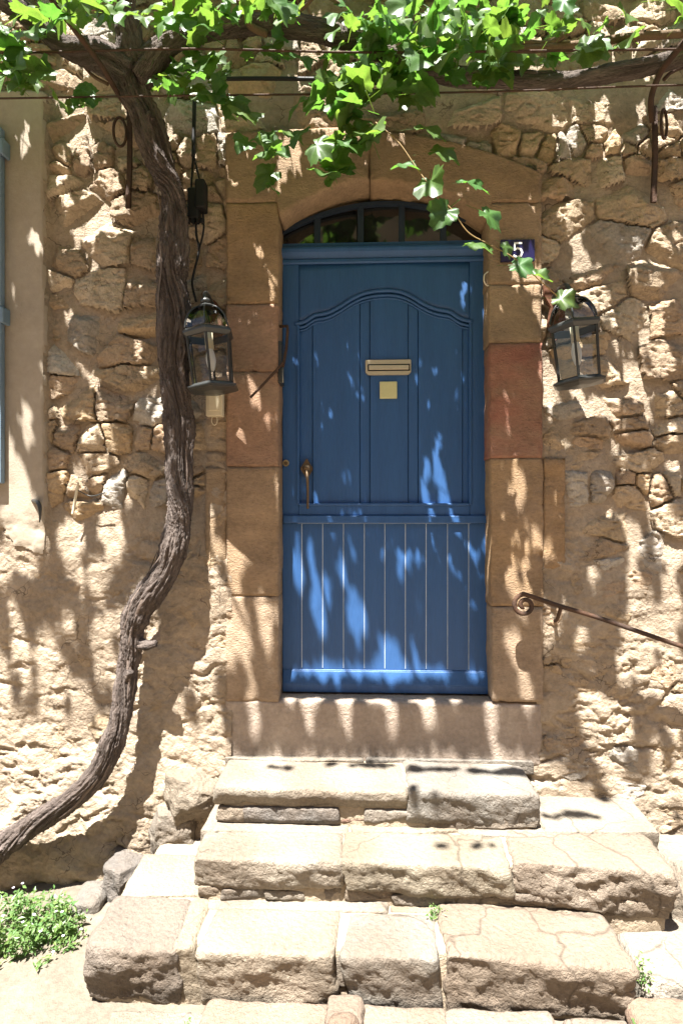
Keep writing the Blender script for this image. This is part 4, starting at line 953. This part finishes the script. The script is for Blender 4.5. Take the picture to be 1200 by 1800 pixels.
# ---- lanterns
def lantern(base, rotz, label):
    root = empty('wall_lantern', base, (0, R(-5.5), 0), label, 'lantern', 'lanterns beside the door')
    def hexring(r0, z0, r1, z1, z2=None): pass
    def hx(r, z, k, rz=rotz): a = R(60*k)+rz; return (r*math.cos(a), r*math.sin(a), z)
    def loft(name, rows, m, cap=True, smooth=False):
        bm = bmesh.new(); vs_ = [[bm.verts.new(hx(r, z_, k)) for k in range(6)] for r, z_ in rows]
        for a, b in zip(vs_[:-1], vs_[1:]):
            for k in range(6): bm.faces.new((a[k], a[(k+1) % 6], b[(k+1) % 6], b[k]))
        if cap: bm.faces.new(vs_[0][::-1]); bm.faces.new(vs_[-1])
        return bm_obj(name, bm, m, root, smooth, world=False)
    loft('base_plate', [(.045, -.008), (.100, -.002), (.112, .004), (.112, .008), (.094, .016), (.088, .022)], M['black'])
    for k in range(6):
        a, b = hx(.086, .022, k), hx(.094, .212, k)
        tube('post', [a, b], .0040, M['black'], root, spline=False, prof=[(-1, -1), (1, -1), (1, 1), (-1, 1)], smooth=False, world=False)
    for k in range(6):
        a, b, c_, d = hx(.084, .026, k), hx(.084, .026, k+1), hx(.092, .212, k+1), hx(.092, .212, k)
        mesh_np('pane', [a, b, c_, d], [(0, 1, 2, 3)], M['lamp_glass'], root, False, world=False)
    # open ring: inner and outer skins
    bm = bmesh.new(); rows = [(.090, .212), (.098, .213), (.110, .226), (.110, .233), (.103, .241), (.094, .243), (.090, .240), (.090, .212)]
    vs_ = [[bm.verts.new(hx(r, z_, k)) for k in range(6)] for r, z_ in rows[:-1]]; vs_.append(vs_[0])
    for a, b in zip(vs_[:-1], vs_[1:]):
        for k in range(6): bm.faces.new((a[k], a[(k+1) % 6], b[(k+1) % 6], b[k]))
    bm_obj('top_ring', bm, M['black'], root, world=False)
    dome = [(.098, .246), (.092, .275), (.078, .305), (.056, .330), (.030, .345)]
    for k in range(6):
        tube('dome_rib', [hx(r+.001, z_, k) for r, z_ in dome], .0035, M['black'], root, sides=6, n=16, world=False)
        V_ = []; F_ = []
        for r, z_ in dome: V_ += [hx(r, z_, k), hx(r, z_, k+1)]
        for q in range(4): F_.append((2*q, 2*q+1, 2*q+3, 2*q+2))
        mesh_np('dome_pane', V_, F_, M['lamp_glass'], root, False, world=False)
    loft('dome_cap', [(.034, .340), (.036, .346), (.024, .354), (.010, .360)], M['black'])
    bm = bmesh.new(); bmesh.ops.create_uvsphere(bm, u_segments=18, v_segments=12, radius=.021)
    for v in bm.verts: v.co = Vector((v.co.x, v.co.y, v.co.z*.72+.368))
    bm_obj('finial', bm, M['black'], root, True, world=False)
    tube('lamp_holder', [(0, 0, .24), (0, 0, .17)], .017, M['cream'], root, spline=False, sides=14, world=False)
    tube('bulb', [(0, 0, .17), (0, 0, .150), (0, 0, .120), (0, 0, .085), (0, 0, .075)], [.012, .017, .020, .012, .002], M['white'], root, sides=14, n=16, world=False)
    # bracket: arm from the wall plate over to the finial, rusty scroll plate
    yw = -base[1]-.02
    tube('bracket_arm', [(0, 0, .37), (-.002, .012, .392), (-.004, .04, .415), (-.008, yw*.6, .42), (-.010, yw, .41)], [.010, .011, .012, .012, .012], M['black'], root, sides=8, n=30, world=False)
    bm_obj('bracket_plate', prism_bm([(-.050, .475), (-.018, .45), (.012, .42), (.028, .37), (.030, .31), (.012, .25), (-.026, .22), (-.050, .30), (-.030, .37), (-.052, .42)], yw-.006, yw+.012, .003), M['rust'], root, world=False)
    tube('bracket_stay', [(0, yw, .30), (.0, yw-.05, .33), (.002, yw-.10, .35), (0, .01, .358)], .007, M['rust'], root, sides=8, n=20, world=False)
    return root
p = W(376, 686, .18); lantern((p.x, p.y, p.z), R(-90+8), 'black glazed lantern left of the door beside the vine trunk')
p = W(1018, 676, .18); lantern((p.x, p.y, p.z), R(-90+38), 'black glazed lantern right of the door near the house number')
# ---- cream bell box with loop
bx_ = empty('bell_box', W(378, 732, .04), label='small cream bell box with hanging loop under the left lantern', cat='bell')
x0, x1 = XO(363, .04), XO(392, .04); z0, z1 = ZO(732, .04, 378), ZO(686, .04, 378)
bm_obj('case', box_bm(x0, x1, -.052, -.012, z0, z1, .004), M['cream'], bx_)
bm_obj('cover', box_bm(x0+.012, x1-.012, -.056, -.05, z0+.022, z1-.02, .003), M['cream'], bx_)
tube('pull_loop', [(x0+.025, -.035, z0), (x0+.022, -.035, z0-.022), (x0+.034, -.035, z0-.038), (x0+.046, -.035, z0-.022), (x0+.044, -.035, z0)], .0022, M['cream'], bx_, sides=7)
# ---- house number
npl = empty('house_number_plate', W(908, 460, .03), label='navy enamel house number plate with white 5 right of the door', cat='number plate')
x0, x1 = XO(879, .03), XO(938.5, .03); z0, z1 = ZO(460, .03, 908), ZO(422, .03, 908)
bm_obj('plate', box_bm(x0, x1, -.036, -.022, z0, z1, .002), M['navy'], npl)
cx, cz = (x0+x1)/2, (z0+z1)/2
five = [(cx+.016, cz+.030), (cx-.012, cz+.030), (cx-.015, cz+.002), (cx-.002, cz+.008), (cx+.012, cz+.004), (cx+.018, cz-.010), (cx+.012, cz-.025), (cx-.003, cz-.030), (cx-.017, cz-.023)]
SQF = [(-1, -.35), (1, -.35), (1, .35), (-1, .35)]
def stroke(pts, name, par, wd=.0042, y=-.0368):
    bm = bmesh.new()
    P = [Vector((a, 0, b)) for a, b in pts]; Lf, Rt = [], []
    for i, q in enumerate(P):
        t = (P[min(i+1, len(P)-1)]-P[max(i-1, 0)]).normalized(); n_ = Vector((-t.z, 0, t.x))*wd
        Lf.append(q+n_); Rt.append(q-n_)
    return Lf, Rt
bm = bmesh.new()
def add_stroke(bm, pts, wd=.0040, y=-.0375):
    for a, b in zip(pts[:-1], pts[1:]):
        A_, B_ = Vector((a[0], y, a[1])), Vector((b[0], y, b[1])); t = (B_-A_).normalized(); n_ = Vector((-t.z, 0, t.x))*wd; e_ = t*wd*.6
        vs_ = [bm.verts.new(q) for q in (A_-e_-n_, B_+e_-n_, B_+e_+n_, A_-e_+n_)]; f = bm.faces.new(vs_)
        y -= .00006
add_stroke(bm, five)
bm_obj('numeral', bm, M['white'], npl)
# ---- metal stay bar on the left jamb, small hook on the right jamb
st = empty('door_stay', W(497, 660, .03), label='bent metal stay with long bar on the left door jamb', cat='door stay')
tube('stay_frame', [W(492, 574, -.02), W(505, 573, -.0), W(505.5, 580, .01), W(503, 615, .02), W(497, 645, .03)], .0065, M['iron'], st, sides=6, spline=False, smooth=False)
tube('stay_bar', [W(499, 636, .035), W(470, 668, .05), W(440, 699, .06)], .0058, M['iron'], st, sides=6)
bm_obj('stay_plate', box_bm(XO(490, 0), XO(496.5, 0), -.02, .05, ZO(674, 0), ZO(600, 0), .002), M['black'], st)
tube('keeper', [W(496, 646, .0), W(497, 672, .0), W(492, 673, .0)], .003, M['silver'], st, sides=6, spline=False)
hk = tube('latch_hook', [W(857, 478, .03), W(851, 483, .05), W(850, 493, .05), W(854, 501, .04), W(858, 502, .03)], .0028, M['cream'], None, sides=7)
tag(hk, 'small pale hook on the inner edge of the right jamb', 'hook')
# ---- handrail
hr = empty('handrail', W(925, 1075, .10), label='wrought iron handrail ending in a scroll right of the door', cat='handrail')
c0 = W(921, 1064, .11); pts = []
for t in np.linspace(0, 1, 46):
    a = R(90)+t*R(520); rr = .038*(1-t)**.8+.008
    pts.append((c0.x+rr*math.cos(a), c0.y, c0.z+rr*math.sin(a)+.0))
pts = pts[::-1]
# straight bar leaves the top of the scroll
bar = [W(935, 1049, .11), W(985, 1066, .12), W(1045, 1084, .12), W(1115, 1108, .13), W(1200, 1137, .14), W(1330, 1178, .16), W(1480, 1225, .18)]
tube('rail', pts+[tuple(q) for q in bar], .0095, M['iron'], hr, n=220, sides=8, prof=[(-.7, -1.0), (.7, -1.0), (1.0, 0), (.7, 1.0), (-.7, 1.0), (-1.0, 0)])
tube('wall_fixing', [W(985, 1067, .11), W(982, 1078, .09), W(978, 1089, .05), W(974, 1091, .0)], .008, M['iron'], hr, sides=8)
tube('wall_fixing', [W(1330, 1178, .15), W(1328, 1190, .12), W(1324, 1200, .05), W(1320, 1203, -.02)], .008, M['iron'], hr, sides=8)
# ---- shutter catch
sc_ = empty('shutter_catch', W(66, 915, .05), label='small black iron shutter catch low on the plaster band', cat='catch')
tube('catch_arm', [W(58, 880, .03), W(66, 882, .06), W(70, 890, .07), W(71, 905, .07), W(70, 918, .065)], [.007, .009, .009, .006, .003], M['black'], sc_, sides=8)
tube('catch_pin', [W(66, 886, .0), W(66, 884, .07)], .006, M['black'], sc_, sides=8)
cs = tube('string_toggle', [W(128, 905, .05), W(134, 870, .05), W(138, 848, .055)], [.006, .006, .005], M['cream'], None, sides=7); tag(cs, 'pale wooden toggle hanging on the wall beside the plaster band', 'toggle')
cs = tube('slack_wire', [W(138, 862, .05), W(160, 872, .05), W(185, 866, .05)], .0025, M['black'], None, sides=6); tag(cs, 'short dark wire slung across the stones near the wooden toggle', 'wire')

# ================================================================ WEEDS
def weed(name, base, rx, ry, h, n, ls, label, flowers=0, seed=1):
    rg = random.Random(seed); root = empty(name, base, label=label, cat='plant', group='weeds at the foot of the wall')
    V_, F_ = [], []; SV = []
    stems = max(5, n//40); tips = []
    bm = bmesh.new()
    for s in range(stems):
        a, r = rg.uniform(0, 6.28), math.sqrt(rg.uniform(0, 1))
        tip = Vector((base[0]+rx*r*math.cos(a)*1.0, base[1]+ry*r*math.sin(a), base[2]+h*(1-.55*r*r)*rg.uniform(.7, 1.1)))
        root_p = Vector((base[0]+rx*r*.5*math.cos(a), base[1]+ry*r*.5*math.sin(a), base[2]-.02)); tips.append((root_p, tip))
        d = (tip-root_p); sd = Vector((.0012, 0, 0)); sd2 = Vector((0, .0012, 0))
        for q in (sd, sd2):
            vs_ = [bm.verts.new(v) for v in (root_p-q, root_p+q, tip+q*.4, tip-q*.4)]; bm.faces.new(vs_)
    bm_obj('stem', bm, M['weed'], root)
    for k in range(n):
        a, b = tips[k % stems]; t = rg.uniform(.25, 1.02); p = a.lerp(b, t)+Vector((rg.gauss(0, .010), rg.gauss(0, .010), rg.gauss(0, .006)))
        nn = Vector((rg.gauss(0, .6), rg.gauss(-.3, .6), 1)).normalized(); tt = Vector((rg.gauss(0, 1), rg.gauss(0, 1), rg.gauss(.1, .5))); tt = (tt-nn*tt.dot(nn)).normalized(); ss = tt.cross(nn)
        l = ls*rg.uniform(.6, 1.3); w_ = l*.42; o_ = len(V_)
        V_ += [p, p+tt*l*.5+ss*w_*.5, p+tt*l+nn*l*-.15, p+tt*l*.5-ss*w_*.5]; F_.append((o_, o_+1, o_+2, o_+3))
    mesh_np('foliage', [tuple(v) for v in V_], F_, M['weed'], root, False)
    if flowers:
        V_, F_ = [], []
        for k in range(flowers):
            a, b = tips[rg.randrange(stems)]; p = b+Vector((rg.gauss(0, .015), rg.gauss(0, .015), rg.uniform(0, .015)))
            for q in range(4):
                an = q*1.57+k; o_ = len(V_); d = Vector((math.cos(an), math.sin(an), .3))*.006; s_ = Vector((-math.sin(an), math.cos(an), 0))*.003
                V_ += [p, p+d*.6+s_, p+d, p+d*.6-s_]; F_.append((o_, o_+1, o_+2, o_+3))
        mesh_np('flowers', [tuple(v) for v in V_], F_, M['petal'], root, False)
    return root
def gp(px, py, z=0.0):
    for o in np.linspace(-.05, 1.6, 400):
        p = W(px, py, o)
        if p.z <= z: return p
    return W(px, py, .8)
b = W(30, 1700, .40); weed('leafy_weed', (b.x, b.y, -.08), .27, .18, .21, 2600, .022, 'bushy green flowering weed at the lower left corner by the wall', 14, 3)
b = W(100, 1640, .36); weed('leafy_weed', (b.x, b.y, -.06), .11, .11, .18, 700, .021, 'smaller green weed between the bushy weed and the grey stone', 0, 4)
b = W(763, 1602, .50); weed('small_weed', (b.x, b.y-.012, Z3-.002), .022, .012, .045, 70, .013, 'tiny green weed growing from the foot of the middle step', 0, 5)
b = W(1112, 1665, .60); weed('small_weed', (b.x, b.y-.04, .10), .03, .05, .09, 90, .013, 'yellow green weed in the joint at the right end of bottom step', 0, 6)
b = W(1120, 1785, .74); weed('small_weed', (b.x, b.y-.02, .0), .03, .03, .06, 110, .015, 'green weed at the lower right corner of the bottom step', 0, 7)
b = W(1190, 1775, .84); weed('small_weed', (b.x, b.y-.02, .04), .03, .03, .05, 70, .014, 'small weed on the pinkish stone at the right edge', 0, 8)
b = W(332, 1795, .74); weed('small_weed', (b.x, b.y-.03, -.01), .03, .02, .03, 70, .013, 'low green weed at the foot of the dark corner block', 0, 9)
